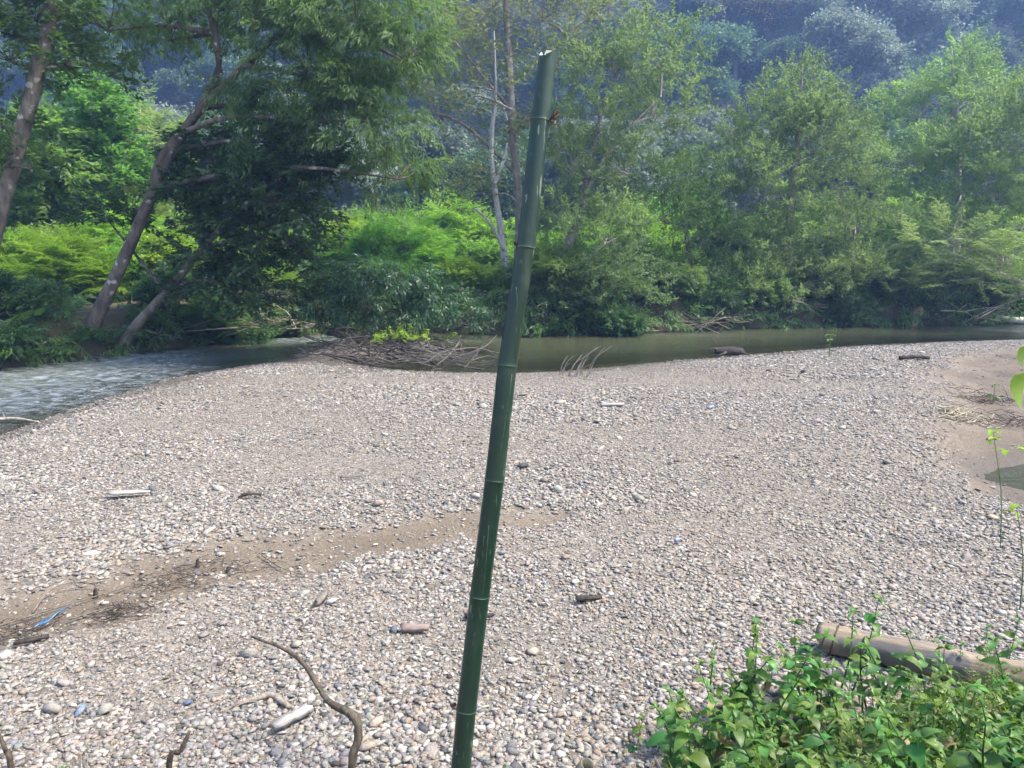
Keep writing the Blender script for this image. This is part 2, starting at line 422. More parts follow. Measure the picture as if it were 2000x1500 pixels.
h = .45 * fbm(c_ * 1.9, s_ * .9, 1.9, 3, 1.0) + .55 * np.abs(fbm(ax * .9, ay * 1.3, 3.0, 2, 7.0))
wz = WZ + (.004 + .085 * rif) * h + .004 * fbm(ax * .6, ay * 1.6, 1.4, 2)
foam_glint = np.clip(sstep(.30, .62, h + .35 * fbm(ax, ay, 4.5, 2, 3.0)) * sstep(.25, .9, rif), 0, 1) * .2  # mask for the foam and painted glints on riffle crests
bedz = terrain(ax, ay)
murk = sstep(.0, .5, WZ - bedz) * .85 + .05
mi = np.arange(len(ax)).reshape(len(wx), len(wy))
wf = np.stack([mi[:-1, :-1], mi[1:, :-1], mi[1:, 1:], mi[:-1, 1:]], -1).reshape(-1, 4)
wf = wf[wins[wf].any(1)]
used, inv = np.unique(wf, return_inverse=True)
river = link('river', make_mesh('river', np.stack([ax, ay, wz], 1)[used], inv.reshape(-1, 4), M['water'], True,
             {'riffle': rif[used], 'foam_glint': foam_glint[used], 'murk': murk[used]}))
tag(river, 'shallow green river with riffles curving behind the gravel bar', kind='structure')
px_, py_ = np.meshgrid(np.arange(4.6, 11.4, .1), np.arange(5.2, 9.2, .1), indexing='ij'); pa, pb = px_.ravel(), py_.ravel()
pk = inside(pa, pb, POOL) | (seg_dist(pa, pb, POOL, True) < .45)
mi = np.arange(len(pa)).reshape(px_.shape); pf = np.stack([mi[:-1, :-1], mi[1:, :-1], mi[1:, 1:], mi[:-1, 1:]], -1).reshape(-1, 4)
pf = pf[pk[pf].any(1)]; used, inv = np.unique(pf, return_inverse=True)
pool = link('pool_water', make_mesh('pool_water', np.stack([pa, pb, -.365 + .002 * fbm(pa, pb, 2.0)], 1)[used], inv.reshape(-1, 4), M['water'], True,
            {'riffle': np.zeros(len(used)), 'foam_glint': np.zeros(len(used)), 'murk': np.full(len(used), .45)}))
tag(pool, 'small still brown pool at the side of the gravel bar', kind='structure')

# ------------------------------------------------------------------ gravel
def stone_material(name, single):
    m, n, out = new_mat(name)
    tc = N(n, 'ShaderNodeTexCoord'); oi = N(n, 'ShaderNodeObjectInfo')
    if single: base = oi.outputs['Color']
    else: base = N(n, 'ShaderNodeAttribute', attribute_name='stone_colour', attribute_type='INSTANCER').outputs['Vector']
    off = N(n, 'ShaderNodeVectorMath', operation='ADD'); n.links.new(tc.outputs['Object'], off.inputs[0])
    cb = N(n, 'ShaderNodeMath', operation='MULTIPLY', in_1=37.0); n.links.new(oi.outputs['Random'], cb.inputs[0]); n.links.new(cb.outputs[0], off.inputs[1])
    nz = N(n, 'ShaderNodeTexNoise', in_Scale=2.2, in_Detail=5.0, in_Roughness=.7); n.links.new(off.outputs[0], nz.inputs[0])
    v = N(n, 'ShaderNodeMapRange', in_1=.3, in_2=.7, in_3=.72, in_4=1.25); n.links.new(nz.outputs[0], v.inputs[0])
    hs = N(n, 'ShaderNodeHueSaturation'); n.links.new(base, hs.inputs['Color']); n.links.new(v.outputs[0], hs.inputs['Value'])
    p = N(n, 'ShaderNodeBsdfPrincipled'); p.inputs['Roughness'].default_value = .75; p.inputs['Specular IOR Level'].default_value = .3
    n.links.new(hs.outputs[0], p.inputs['Base Color'])
    bp = N(n, 'ShaderNodeBump', in_Strength=.25, in_Distance=.1); n.links.new(nz.outputs[0], bp.inputs['Height']); n.links.new(bp.outputs[0], p.inputs['Normal'])
    n.links.new(p.outputs[0], out.inputs[0]); return m
M['stone'] = stone_material('pebble_stone', True); M['gravel'] = stone_material('gravel_stone', False)

PAL = np.array([(.60, .545, .46), (.52, .47, .405), (.45, .395, .33), (.39, .345, .295), (.32, .295, .27), (.235, .23, .225), (.17, .165, .16),
                (.49, .38, .26), (.44, .31, .20), (.43, .325, .27), (.34, .24, .18), (.27, .28, .29), (.11, .10, .09), (.33, .31, .235)])
PW = np.array([.13, .17, .16, .13, .10, .07, .04, .07, .035, .05, .025, .035, .015, .03]); PW /= PW.sum()
def stone_cols(n):
    c = .53 * PAL[rng.choice(len(PAL), n, p=PW)] * rng.uniform(.78, 1.2, (n, 1))
    c = c * .72 + .28 * c.mean(1, keepdims=True) * np.array([1.06, 1.0, .92])
    return np.clip(c + rng.normal(0, .004, (n, 3)), .03, .72)

import bmesh
PEB = []
for k in range(10):
    bm = bmesh.new(); bmesh.ops.create_icosphere(bm, subdivisions=1 if k else 1, radius=1.0)
    ex = rng.uniform(.5, .92); fl = rng.uniform(.22, .46); sq = rng.uniform(.8, 1.0)
    ph = rng.uniform(0, 6, 6)
    cut = [(Vector(rng.normal(0, 1, 3)).normalized(), rng.uniform(.5, .85)) for _ in range(6 if k % 3 else 12)]
    for v in bm.verts:
        c = v.co.copy()
        r = 1 + .10 * math.sin(2.1 * c.x + ph[0]) + .09 * math.sin(2.7 * c.y + ph[1]) + .08 * math.sin(3 * c.z + ph[2])
        c *= r
        for nrm, dd in cut:
            e = c.dot(nrm) - dd
            if e > 0: c -= nrm * e * .85
        v.co = (c.x, c.y * ex, c.z * fl)
    me = bpy.data.meshes.new('pebble'); bm.to_mesh(me); bm.free()
    me.materials.append(M['stone'])
    me.polygons.foreach_set('use_smooth', np.ones(len(me.polygons), bool)); me.update()
    PEB.append(me)

# single pebbles: the ones that show largest, close to the viewer
pebbles = []
cand = []
while len(cand) < 300:
    u, v = rng.uniform(-10, 2010), 1500 - 430 * rng.random() ** 1.25
    p = at_z(u, v, 0.0); x, y = p[0], p[1]
    if sand_mask(x, y) > .5 or (x > .95 and y < 3.5): continue
    s = .017 + .018 * rng.random() ** 1.6 + (.014 if rng.random() < .08 else 0)
    if any((x - q[0]) ** 2 + (y - q[1]) ** 2 < (s + q[2]) ** 2 * 1.0 for q in cand): continue
    cand.append((x, y, s))
# a few that stand out in the photograph: u, v, half-size, colour
SPEC = [(645, 1168, .052, (.72, .69, .63)), (1122, 1140, .05, (.60, .57, .50)), (770, 1222, .043, (.15, .17, .20)), (1045, 1180, .03, (.6, .58, .52)),
        (1000, 1285, .045, (.58, .5, .42)), (838, 1268, .038, (.62, .56, .46)), (1040, 1270, .05, (.50, .42, .32)), (580, 1250, .052, (.40, .38, .30)),
        (733, 1405, .06, (.45, .36, .29)), (712, 1455, .06, (.42, .35, .27)), (158, 1380, .055, (.24, .29, .36)), (365, 1362, .035, (.14, .20, .34)),
        (100, 1378, .075, (.34, .31, .26)), (205, 1378, .07, (.38, .36, .30)), (1940, 1010, .06, (.55, .42, .30)), (1410, 1232, .045, (.52, .49, .45))]
spx = [at_z(u, v, .0) for u, v, s, c in SPEC]
for k in range(300):
    if k < len(SPEC): x, y, s = spx[k][0], spx[k][1], SPEC[k][2]; colr = np.array(SPEC[k][3])
    else: x, y, s = cand[k]; colr = stone_cols(1)[0]
    o = link('pebble', PEB[k % len(PEB)], ground)
    o.location = (x, y, TZ(x, y) + s * .30)
    o.rotation_euler = (rng.normal(0, .16), rng.normal(0, .16), rng.uniform(0, 6.28)); o.scale = (s, s, s)
    o.color = (*(colr * (.6 if k < len(SPEC) else 1)), 1); pebbles.append(o)

def scatter(y0, y1, dens, smin, smax, power=1.0, sandkeep=.14):
    xm = lambda yy: np.maximum(2.4, .76 * yy + .6)
    area = (y1 - y0) * 2 * xm(y1); n = int(area * dens)
    x = rng.uniform(-xm(y1), xm(y1), n); y = rng.uniform(y0, y1, n)
    k = np.abs(x) < xm(y); x, y = x[k], y[k]
    z = terrain(x, y); ins = inside(x, y, POLY); df = seg_dist(x, y, FAR); dn = seg_dist(x, y, NEAR)
    keep = np.where(ins, (dn < 1.6) & (df > 1.0) | (z > WZ - .03), df > dn) & ~inside(x, y, POOL)
    sm = sand_mask(x, y); rm = right_mask(x, y)
    patch = sstep(.12, .5, fbm(x, y, .8, 3, 21.0)) * (x < .5) * (y > 5) * (y < 9)   # sandy patches among the stones
    prob = (1 - sm) ** 1.5 * (1 - .95 * sstep(.12, .65, rm)) * (1 - .55 * patch)
    prob = prob * np.clip(1.35 + .9 * fbm(x, y, 1.1, 3, 31.0), .6, 1)
    prob = np.maximum(prob, sandkeep * (sm > .1))
    prob = np.where((y < 3.3) & (x > 1.0), prob * .25, prob)
    keep &= rng.random(len(x)) < prob
    x, y, z = x[keep], y[keep], z[keep]
    s = smin + (smax - smin) * rng.random(len(x)) ** 2.3 * power
    # coarser stones in drifts
    s *= 1 + .75 * np.clip(fbm(x + .4 * y, y * 1.6, .55, 3, 41.0), -.55, .9)
    return x, y, z, s
parts = [scatter(2.1, 4.6, 3600, .008, .030), scatter(4.6, 7.2, 2500, .008, .032), scatter(7.2, 11, 1400, .009, .033), scatter(11, 20.8, 700, .012, .040)]
parts.append(scatter(3.5, 18, 2.2, .045, .085, sandkeep=.3))
parts.append(scatter(2.1, 4.4, 2600, .005, .011))
px, py, pz, ps = [np.concatenate([a[i] for a in parts]) for i in range(4)]
n = len(px); print('gravel stones', n)
me = bpy.data.meshes.new('gravel')
me.vertices.add(n); me.vertices.foreach_set('co', np.stack([px, py, pz + ps * rng.uniform(-.05, .35, n)], 1).astype(np.float32).ravel())
def pattr(k, t, arr, f):
    a = me.attributes.new(k, t, 'POINT'); a.data.foreach_set(f, np.ascontiguousarray(arr).ravel())
pattr('stone_size', 'FLOAT_VECTOR', (ps[:, None] * rng.uniform(.72, 1.3, (n, 3))).astype(np.float32), 'vector')
pattr('stone_turn', 'FLOAT_VECTOR', np.stack([rng.normal(0, .22, n), rng.normal(0, .22, n), rng.uniform(0, 6.28, n)], 1).astype(np.float32), 'vector')
gc = stone_cols(n)
bl = sstep(-.1, .5, fbm(px, py, .5, 2, 51.0))[:, None]
gc = gc * (1 - .3 * bl) + .3 * bl * np.array([.23, .195, .15])
gc *= np.where((pz < WZ + .05), .6, 1.0)[:, None]
pattr('stone_colour', 'FLOAT_VECTOR', gc.astype(np.float32), 'vector')
pattr('stone_pick', 'INT', rng.integers(0, len(PEB), n).astype(np.int32), 'value')
gravel = link('gravel', me); tag(gravel, 'grey, white and tan river pebbles covering the bar', 'gravel', kind='stuff')

def instance_group(name, protos, mat, prefix):
    ng = bpy.data.node_groups.new(name, 'GeometryNodeTree')
    ng.interface.new_socket('Geometry', in_out='INPUT', socket_type='NodeSocketGeometry')
    ng.interface.new_socket('Geometry', in_out='OUTPUT', socket_type='NodeSocketGeometry')
    a = ng.nodes.new('NodeGroupInput'); b = ng.nodes.new('NodeGroupOutput')
    m2p = ng.nodes.new('GeometryNodeMeshToPoints')
    iop = ng.nodes.new('GeometryNodeInstanceOnPoints')
    jn = ng.nodes.new('GeometryNodeJoinGeometry')
    for o in reversed(protos):
        oi = ng.nodes.new('GeometryNodeObjectInfo'); oi.transform_space = 'ORIGINAL'
        oi.inputs['Object'].default_value = o; oi.inputs['As Instance'].default_value = True
        ng.links.new(oi.outputs['Geometry'], jn.inputs[0])
    def na(nm, t):
        x = ng.nodes.new('GeometryNodeInputNamedAttribute'); x.data_type = t; x.inputs[0].default_value = nm; return x.outputs[0]
    e2r = ng.nodes.new('FunctionNodeEulerToRotation')
    ng.links.new(na(prefix + '_turn', 'FLOAT_VECTOR'), e2r.inputs[0])
    ng.links.new(a.outputs[0], m2p.inputs[0]); ng.links.new(m2p.outputs[0], iop.inputs['Points'])
    ng.links.new(jn.outputs[0], iop.inputs['Instance']); iop.inputs['Pick Instance'].default_value = True
    ng.links.new(na(prefix + '_pick', 'INT'), iop.inputs['Instance Index'])
    ng.links.new(e2r.outputs[0], iop.inputs['Rotation']); ng.links.new(na(prefix + '_size', 'FLOAT_VECTOR'), iop.inputs['Scale'])
    sm = ng.nodes.new('GeometryNodeSetMaterial'); sm.inputs['Material'].default_value = mat
    ng.links.new(iop.outputs[0], sm.inputs[0]); ng.links.new(sm.outputs[0], b.inputs[0])
    return ng
md = gravel.modifiers.new('stones', 'NODES'); md.node_group = instance_group('stones', pebbles[:len(PEB)], M['gravel'], 'stone')

# ------------------------------------------------------------------ foliage tools
def spray(kind):
    """leaf quads (n,4,3) round a twig of unit length along +X, Z up"""
    L = []
    def leaf(base, d, ln, wd, up=np.array([0, 0, 1.0]), fold=.12):
        d = d / np.linalg.norm(d); s = np.cross(up, d); s /= np.linalg.norm(s) + 1e-6
        nn = np.cross(d, s)
        L.append([base, base + d * ln * .45 + s * wd * .5 + nn * fold * wd, base + d * ln - nn * wd * .3, base + d * ln * .45 - s * wd * .5 + nn * fold * wd])
    u = lambda: rng.normal(0, 1, 3)
    if kind == 'broad':
        for i in range(24):
            t = rng.uniform(.1, 1); sd = 1 if i % 2 else -1
            b = np.array([t, rng.normal(0, .07), rng.normal(0, .07) - .12 * t * t])
            leaf(b, np.array([.7, sd * rng.uniform(.3, 1.1), rng.uniform(-.6, .25)]), rng.uniform(.18, .30), rng.uniform(.09, .14), np.array([0, 0, 1.0]) + .45 * u())
    elif kind == 'willow':
        for i in range(30):
            t = rng.uniform(.05, 1.0)
            b = np.array([t, rng.normal(0, .10), rng.normal(0, .06) - .35 * t * t])
            leaf(b, np.array([.6, rng.normal(0, .55), rng.uniform(-1.5, -.1)]), rng.uniform(.2, .34), rng.uniform(.045, .075), np.array([.3, 0, 1.0]) + .5 * u())
    elif kind == 'feather':
        for k in range(9):
            t0 = .12 + .86 * k / 8; sd = 1 if k % 2 else -1; ln = .42 * (1 - .55 * abs(t0 - .4))
            dd = np.array([.75, sd * .75, rng.normal(.0, .12)]); b0 = np.array([t0, 0, -.10 * t0 * t0])
            for j in range(7):
                f = (j + .5) / 7
                b = b0 + dd * ln * f + np.array([0, 0, -.10 * f * f]) + .012 * u()
                for e in (-1, 1):
                    leaf(b, np.array([.75, e * .8, rng.normal(-.1, .3)]), rng.uniform(.07, .11), rng.uniform(.03, .045), np.array([0, 0, 1.0]) + .35 * u())
    elif kind == 'sparse':
        for i in range(12):
            t = rng.uniform(.05, 1.0)
            b = np.array([t, rng.normal(0, .12), rng.normal(0, .10)])
            leaf(b, np.array([.6, rng.normal(0, .8), rng.uniform(-.9, .4)]), rng.uniform(.12, .22), rng.uniform(.05, .08), np.array([0, 0, 1.0]) + .7 * u())
    elif kind == 'clump':
        for i in range(16):
            b = rng.normal(0, .28, 3) * np.array([1, 1, .6]); b[0] += .3
            leaf(b, u() * np.array([1, 1, .5]) + np.array([.5, 0, .1]), rng.uniform(.24, .40), rng.uniform(.13, .2), np.array([0, 0, 1.0]) + .6 * u())
    elif kind == 'fine':
        for k in range(7):
            t0 = rng.uniform(.1, .9); b0 = np.array([t0, 0, -.05 * t0]); dd = np.array([.8, rng.normal(0, .7), rng.normal(.25, .5)]); dd /= np.linalg.norm(dd); ln = rng.uniform(.25, .45)
            for j in range(12):
                f = (j + .5) / 12
                b = b0 + dd * ln * f + np.array([0, 0, -.08 * f * f]) + .02 * u()
                leaf(b, dd * .6 + .7 * u(), rng.uniform(.075, .13), rng.uniform(.035, .055), np.array([0, 0, 1.0]) + .8 * u())
    elif kind == 'fern':
        for k in range(16):
            t0 = .1 + .9 * k / 15; ln = .26 * math.sin(math.pi * min(1, .25 + .75 * (1 - t0) + .05)) + .03
            for e in (-1, 1):
                b = np.array([t0, 0, .35 * t0 - .75 * t0 * t0])
                leaf(b, np.array([.35, e, -.25 + rng.normal(0, .12)]), ln, .055, np.array([0, 0, 1.0]) + .15 * u())
    return np.array(L)

SPR = {k: [spray(k) for _ in range(6)] for k in ('broad', 'willow', 'feather', 'sparse', 'clump', 'fine', 'fern')}

class Foliage:
    def __init__(s): s.v = []; s.t = []
    def add(s, kind, pos, dirs, scale, tint=None, tvar=.45):
        pos = np.asarray(pos, float); dirs = np.asarray(dirs, float); n = len(pos)
        if n == 0: return
        x = dirs / (np.linalg.norm(dirs, axis=1, keepdims=True) + 1e-9)
        yv = np.cross(np.array([0, 0, 1.0]) + .18 * rng.normal(0, 1, (n, 3)), x); yv /= np.linalg.norm(yv, axis=1, keepdims=True) + 1e-9
        zv = np.cross(x, yv)
        scale = np.broadcast_to(np.asarray(scale, float), (n,))
        pick = rng.integers(0, 6, n)
        base = rng.random(n) if tint is None else np.broadcast_to(tint, (n,))
        for k in range(6):
            m = pick == k
            if not m.any(): continue
            T = SPR[kind][k]
            q = pos[m][:, None, None] + scale[m][:, None, None, None] * (T[None, ..., 0:1] * x[m][:, None, None] + T[None, ..., 1:2] * yv[m][:, None, None] + T[None, ..., 2:3] * zv[m][:, None, None])
            s.v.append(q.reshape(-1, 3))
            t = base[m][:, None] * (1 - tvar) + tvar * rng.random((m.sum(), len(T)))
            s.t.append(np.repeat(t.reshape(-1), 4))
    def mesh(s, name, mat):
        v = np.concatenate(s.v); f = np.arange(len(v)).reshape(-1, 4)
        return make_mesh(name, v, f, mat, False, {'tint': np.concatenate(s.t)})

def unit(n):
    d = rng.normal(0, 1, (n, 3)); return d / np.linalg.norm(d, axis=1, keepdims=True)

def blob_foliage(F, T, blobs, kind, size, up=.25, droop=0., twig=.012, start=None, spread=.35, limb_r=.05):
    """blobs: (cx,cy,cz,rx,ry,rz,nclump,nspray). T gets limbs: trunk point -> blob -> clumps."""
    for b in blobs:
        c = np.array(b[:3]); r = np.array(b[3:6]); nc, ns = int(b[6]), int(b[7])
        if T is not None and start is not None:
            dd = np.linalg.norm(start - c, axis=1) + np.maximum(0, start[:, 2] - c[2] + .2 * r[2]) * 1.2
            s0 = start[np.argmin(dd)]
            mid = (s0 + c) / 2 + rng.normal(0, .08, 3) * np.linalg.norm(c - s0) + np.array([0, 0, .06 * np.linalg.norm(c - s0)])
            T.add(spline([s0, mid, c], 7), np.linspace(limb_r, twig * 1.5, 7), 6, .08, False)
        d = unit(nc); d[:, 2] = np.where(d[:, 2] < -.45, -d[:, 2], d[:, 2])
        cc = c + d * r * rng.uniform(.45, 1.0, (nc, 1))
        for k in range(nc):
            if T is not None:
                e = cc[k]; m2 = (c + e) / 2 + rng.normal(0, .1, 3) * np.linalg.norm(e - c) + np.array([0, 0, .05])
                T.add(spline([c, m2, e], 4), np.linspace(twig, twig * .35, 4), 4, 0, False)
            o = unit(ns); cr = spread * r.mean() * rng.uniform(.7, 1.3)
            flat = np.array([1, 1, .55])
            pos = cc[k] + o * flat * cr * rng.random((ns, 1)) ** .5
            dirs = o * .8 + d[k] * .7 + rng.normal(0, .3, (ns, 3)); dirs[:, 2] = dirs[:, 2] * .6 + up - droop
            F.add(kind, pos, dirs, size * rng.uniform(.75, 1.25, ns), tint=np.clip(rng.normal(.5, .25) + rng.normal(0, .1, ns), 0, 1))

def build_tree(name, label, cat, base, trunks, blobs, kind, size, lm, bm_, group=None, limb_r=.05, twig=.012, sides=10, thin=.72, **kw):
    """trunks: list of (points, radii); world coordinates, stored relative to base"""
    base = np.asarray(base, float)
    root = link(name, None); root.location = base
    tag(root, label, cat, group)
    starts = []; B = Tubes()
    for k, (pts, rad) in enumerate(trunks):
        p = spline(pts, 22); r = np.interp(np.linspace(0, 1, 22), np.linspace(0, 1, len(rad)), rad)
        T = Tubes(); T.add(p - base, r, sides, .07); link('trunk' if k == 0 else 'limb', T.mesh('trunk', bm_), root)
        starts.append(p[6:])
    F = Foliage()
    blobs = [(*b[:7], max(3, b[7] * thin)) for b in blobs]
    if blobs: blob_foliage(F, B, blobs, kind, size, start=np.concatenate(starts), limb_r=limb_r, twig=twig, **kw)
    if B.v:
        B.v = [v - base for v in B.v]
        o = link('branches', B.mesh('branches', bm_), root); o['kind'] = 'stuff'
    if F.v:
        F.v = [v - base for v in F.v]; o = link('crown', F.mesh('crown', lm), root); o['kind'] = 'stuff'
    return root

def PB(u, v, y, ru, rv, ry, nc, ns):
    """blob from where it stands in the view: centre at distance y, radii in photo pixels"""
    p = at_y(u, v, y); k = y / FOC
    return (*p, ru * k, ry, rv * k, nc, ns)

# ------------------------------------------------------------------ trees on the far bank
# leaning tree
y0 = 17.6
tp = [at_y(u, v, y) for u, v, y in ((158, 690, 17.7), (170, 660, 17.6), (235, 520, 17.5), (300, 372, 17.3), (345, 280, 17.2), (410, 180, 17.1), (428, 120, 17.0), (405, 0, 17.0), (395, -80, 17.0))]
tp2 = [at_y(u, v, y) for u, v, y in ((296, 365, 17.35), (318, 305, 17.2), (375, 235, 17.1), (428, 175, 16.8), (520, 90, 16.5), (640, -20, 16.2))]
A_bl = [PB(430, 20, 17.0, 150, 95, 1.7, 24, 11), PB(560, 20, 16.8, 150, 100, 1.8, 26, 12), PB(700, 40, 16.6, 150, 110, 1.8, 26, 12), PB(790, 120, 16.6, 90, 110, 1.3, 15, 11),
        PB(600, 150, 16.6, 140, 100, 1.6, 26, 12), PB(720, 240, 16.6, 120, 120, 1.5, 24, 12), PB(560, 280, 17.0, 90, 90, 1.2, 14, 11), PB(330, 80, 18.2, 120, 90, 1.2, 15, 9),
        PB(210, 60, 17.4, 120, 80, 1.5, 13, 9), PB(500, 210, 18.0, 80, 70, .9, 10, 10), PB(780, 350, 16.8, 70, 70, .9, 9, 9), PB(430, -110, 17, 420, 90, 2.2, 34, 10)]
build_tree('leaning_tree', 'tall tree with reddish trunk leaning over the river, canopy drooping across the upper left', 'tree',
           at_y(158, 700, 17.7), [(tp, [.22, .185, .14, .12, .112, .10, .085, .06, .035]), (tp2, [.08, .10, .085, .075, .055, .02])], A_bl, 'willow', .52, M['willow_leaf'], M['bark_red'], droop=.3, limb_r=.07, twig=.014, thin=.95)
# small leaning tree beside it, dark broad leaves
tp = [at_y(u, v, y) for u, v, y in ((232, 692, 17.9), (262, 640, 17.8), (330, 565, 17.6), (400, 480, 17.3), (470, 410, 17.0), (540, 360, 16.9))]
B_bl = [PB(450, 360, 17.9, 100, 80, 1.0, 15, 12), PB(540, 400, 17.0, 110, 90, 1.2, 22, 13), PB(455, 480, 17.5, 100, 70, 1.0, 14, 12), PB(410, 560, 17.8, 90, 50, .9, 11, 11),
        PB(560, 480, 17.2, 90, 60, 1.0, 10, 10), PB(500, 570, 17.8, 110, 50, 1.0, 12, 10), PB(385, 420, 18.3, 60, 60, .6, 8, 10), PB(215, 435, 17.9, 45, 40, .4, 6, 9), PB(610, 330, 17, 60, 70, .8, 8, 10), PB(430, 290, 18.4, 70, 60, .7, 9, 9)]
build_tree('leaning_tree', 'short bent tree with dense dark leaves beside the tall leaning tree', 'tree',
           at_y(232, 700, 17.9), [(tp, [.145, .12, .092, .07, .055, .035])], B_bl, 'broad', .55, M['dark_leaf'], M['bark_red'], droop=.25, limb_r=.05, thin=1.0)
# trunk at the very edge of the view
tp = [at_y(u, v, 16.2) for u, v in ((-75, 740), (-50, 600), (0, 405), (40, 270), (85, 90), (108, -30), (120, -110))]
C_bl = [PB(70, 40, 16.3, 110, 80, 1.4, 18, 10), PB(20, 120, 16.2, 90, 80, 1.2, 15, 10), PB(130, 130, 16.4, 70, 60, 1.0, 8, 9), PB(10, 250, 16, 60, 70, .8, 8, 9), PB(-60, 50, 16, 130, 150, 1.5, 16, 9), PB(130, -70, 16.4, 150, 70, 1.5, 14, 9), PB(60, 330, 15.8, 50, 40, .6, 5, 8)]
build_tree('bank_tree', 'tree with straight tilted trunk cut off by the left edge of the view', 'tree',
           at_y(-75, 745, 16.2), [(tp, [.24, .21, .175, .155, .14, .11, .06])], C_bl, 'broad', .55, M['mid_leaf'], M['bark_red'], droop=.15)

# central sparse trees
tp = [at_y(u, v, y) for u, v, y in ((1008, 640, 25), (1012, 520, 25), (1014, 400, 25), (1002, 280, 25), (996, 150, 25), (988, 20, 25), (980, -100, 25))]
tpb = [at_y(u, v, y) for u, v, y in ((1008, 340, 25), (960, 290, 24.8), (900, 240, 24.6), (838, 215, 24.5))]
tpc = [at_y(u, v, y) for u, v, y in ((1000, 215, 25), (960, 170, 24.9), (900, 95, 24.8), (860, 50, 24.8))]
tpd = [at_y(u, v, y) for u, v, y in ((1003, 260, 25), (1060, 190, 25.2), (1120, 60, 25.4), (1200, 10, 25.5))]
D_bl = [PB(960, 20, 25, 130, 80, 1.8, 17, 9), PB(880, 90, 24.8, 90, 80, 1.5, 14, 9), PB(1060, 40, 25.2, 110, 70, 1.6, 13, 9), PB(930, 170, 24.8, 90, 80, 1.4, 13, 9), PB(860, 230, 24.6, 70, 60, 1.2, 9, 9),
        PB(1050, 140, 25.2, 80, 70, 1.3, 9, 8), PB(1150, 40, 25.4, 90, 60, 1.4, 10, 8), PB(940, 290, 24.8, 80, 60, 1.2, 8, 8), PB(920, 390, 24.6, 70, 40, 1.0, 8, 8), PB(980, -80, 25, 220, 70, 2.2, 16, 9), PB(1080, 300, 25, 70, 70, 1.0, 8, 8)]
build_tree('river_tree', 'slender tree with grey-brown trunk and thin yellowish leaves behind the bamboo pole', 'tree', at_y(1008, 650, 25),
           [(tp, [.17, .155, .145, .135, .115, .09, .05]), (tpb, [.07, .06, .045, .02]), (tpc, [.06, .05, .035, .02]), (tpd, [.07, .055, .04, .015])], D_bl, 'sparse', .85, M['yellow_leaf'], M['bark_grey'], limb_r=.04, twig=.012, thin=1.25)
# pale dead tree
tp = [at_y(u, v, 24.4) for u, v in ((995, 645), (990, 545), (978, 450), (962, 335), (960, 260), (968, 180), (965, 60))]
tpb = [at_y(u, v, 24.3) for u, v in ((985, 490), (960, 440), (932, 410), (925, 412))]
tpc = [at_y(u, v, 24.3) for u, v in ((966, 360), (985, 310), (990, 280))]
tpd = [at_y(u, v, 24.3) for u, v in ((960, 290), (966, 220), (978, 202), (992, 235))]
tpe = [at_y(u, v, 24.2) for u, v in ((1000, 215), (960, 195), (925, 188), (905, 215), (895, 235))]
build_tree('dead_tree', 'bare whitish dead tree with crooked limbs just left of the bamboo pole', 'dead tree', at_y(995, 655, 24.4),
           [(tp, [.16, .13, .105, .085, .07, .045, .02]), (tpb, [.055, .05, .04, .02]), (tpc, [.07, .05, .03]), (tpd, [.05, .05, .04, .02]), (tpe, [.04, .035, .03, .03, .015])], [], None, 1, None, M['bark_white'])
# tree to the right of the pole, leaning
tp = [at_y(u, v, y) for u, v, y in ((1035, 655, 22.2), (1052, 600, 22.4), (1085, 520, 22.7), (1125, 445, 23), (1143, 370, 23.2), (1160, 280, 23.4), (1185, 180, 23.5))]
tpb = [at_y(u, v, y) for u, v, y in ((1140, 385, 23.1), (1180, 310, 23.3), (1240, 240, 23.6), (1290, 190, 23.9))]
tpc = [at_y(u, v, y) for u, v, y in ((1060, 590, 22.4), (1110, 540, 22.2), (1180, 480, 22.1), (1230, 455, 22))]
F_bl = [PB(1200, 150, 23.5, 100, 70, 1.6, 14, 9), PB(1290, 130, 24, 90, 70, 1.5, 13, 9), PB(1170, 260, 23.4, 90, 70, 1.4, 13, 9), PB(1280, 230, 23.8, 90, 60, 1.4, 12, 9), PB(1120, 340, 23.2, 70, 60, 1.1, 9, 8), PB(1230, 340, 23.5, 90, 60, 1.3, 10, 8),
        PB(1100, 450, 22.8, 70, 60, 1.1, 10, 9), PB(1190, 470, 22.5, 80, 60, 1.2, 12, 9), PB(1120, 570, 22.3, 60, 40, .9, 7, 9), PB(1190, 560, 22.3, 70, 50, 1.0, 9, 9)]
build_tree('river_tree', 'open feathery tree leaning right with forked grey trunk, rooted beside the bamboo pole', 'tree', at_y(1035, 660, 22.2),
           [(tp, [.22, .19, .16, .13, .10, .07, .03]), (tpb, [.06, .05, .035, .015]), (tpc, [.06, .05, .035, .015])], F_bl, 'fine', .85, M['olive_leaf'], M['bark_grey'], limb_r=.04, up=.25, thin=.68)

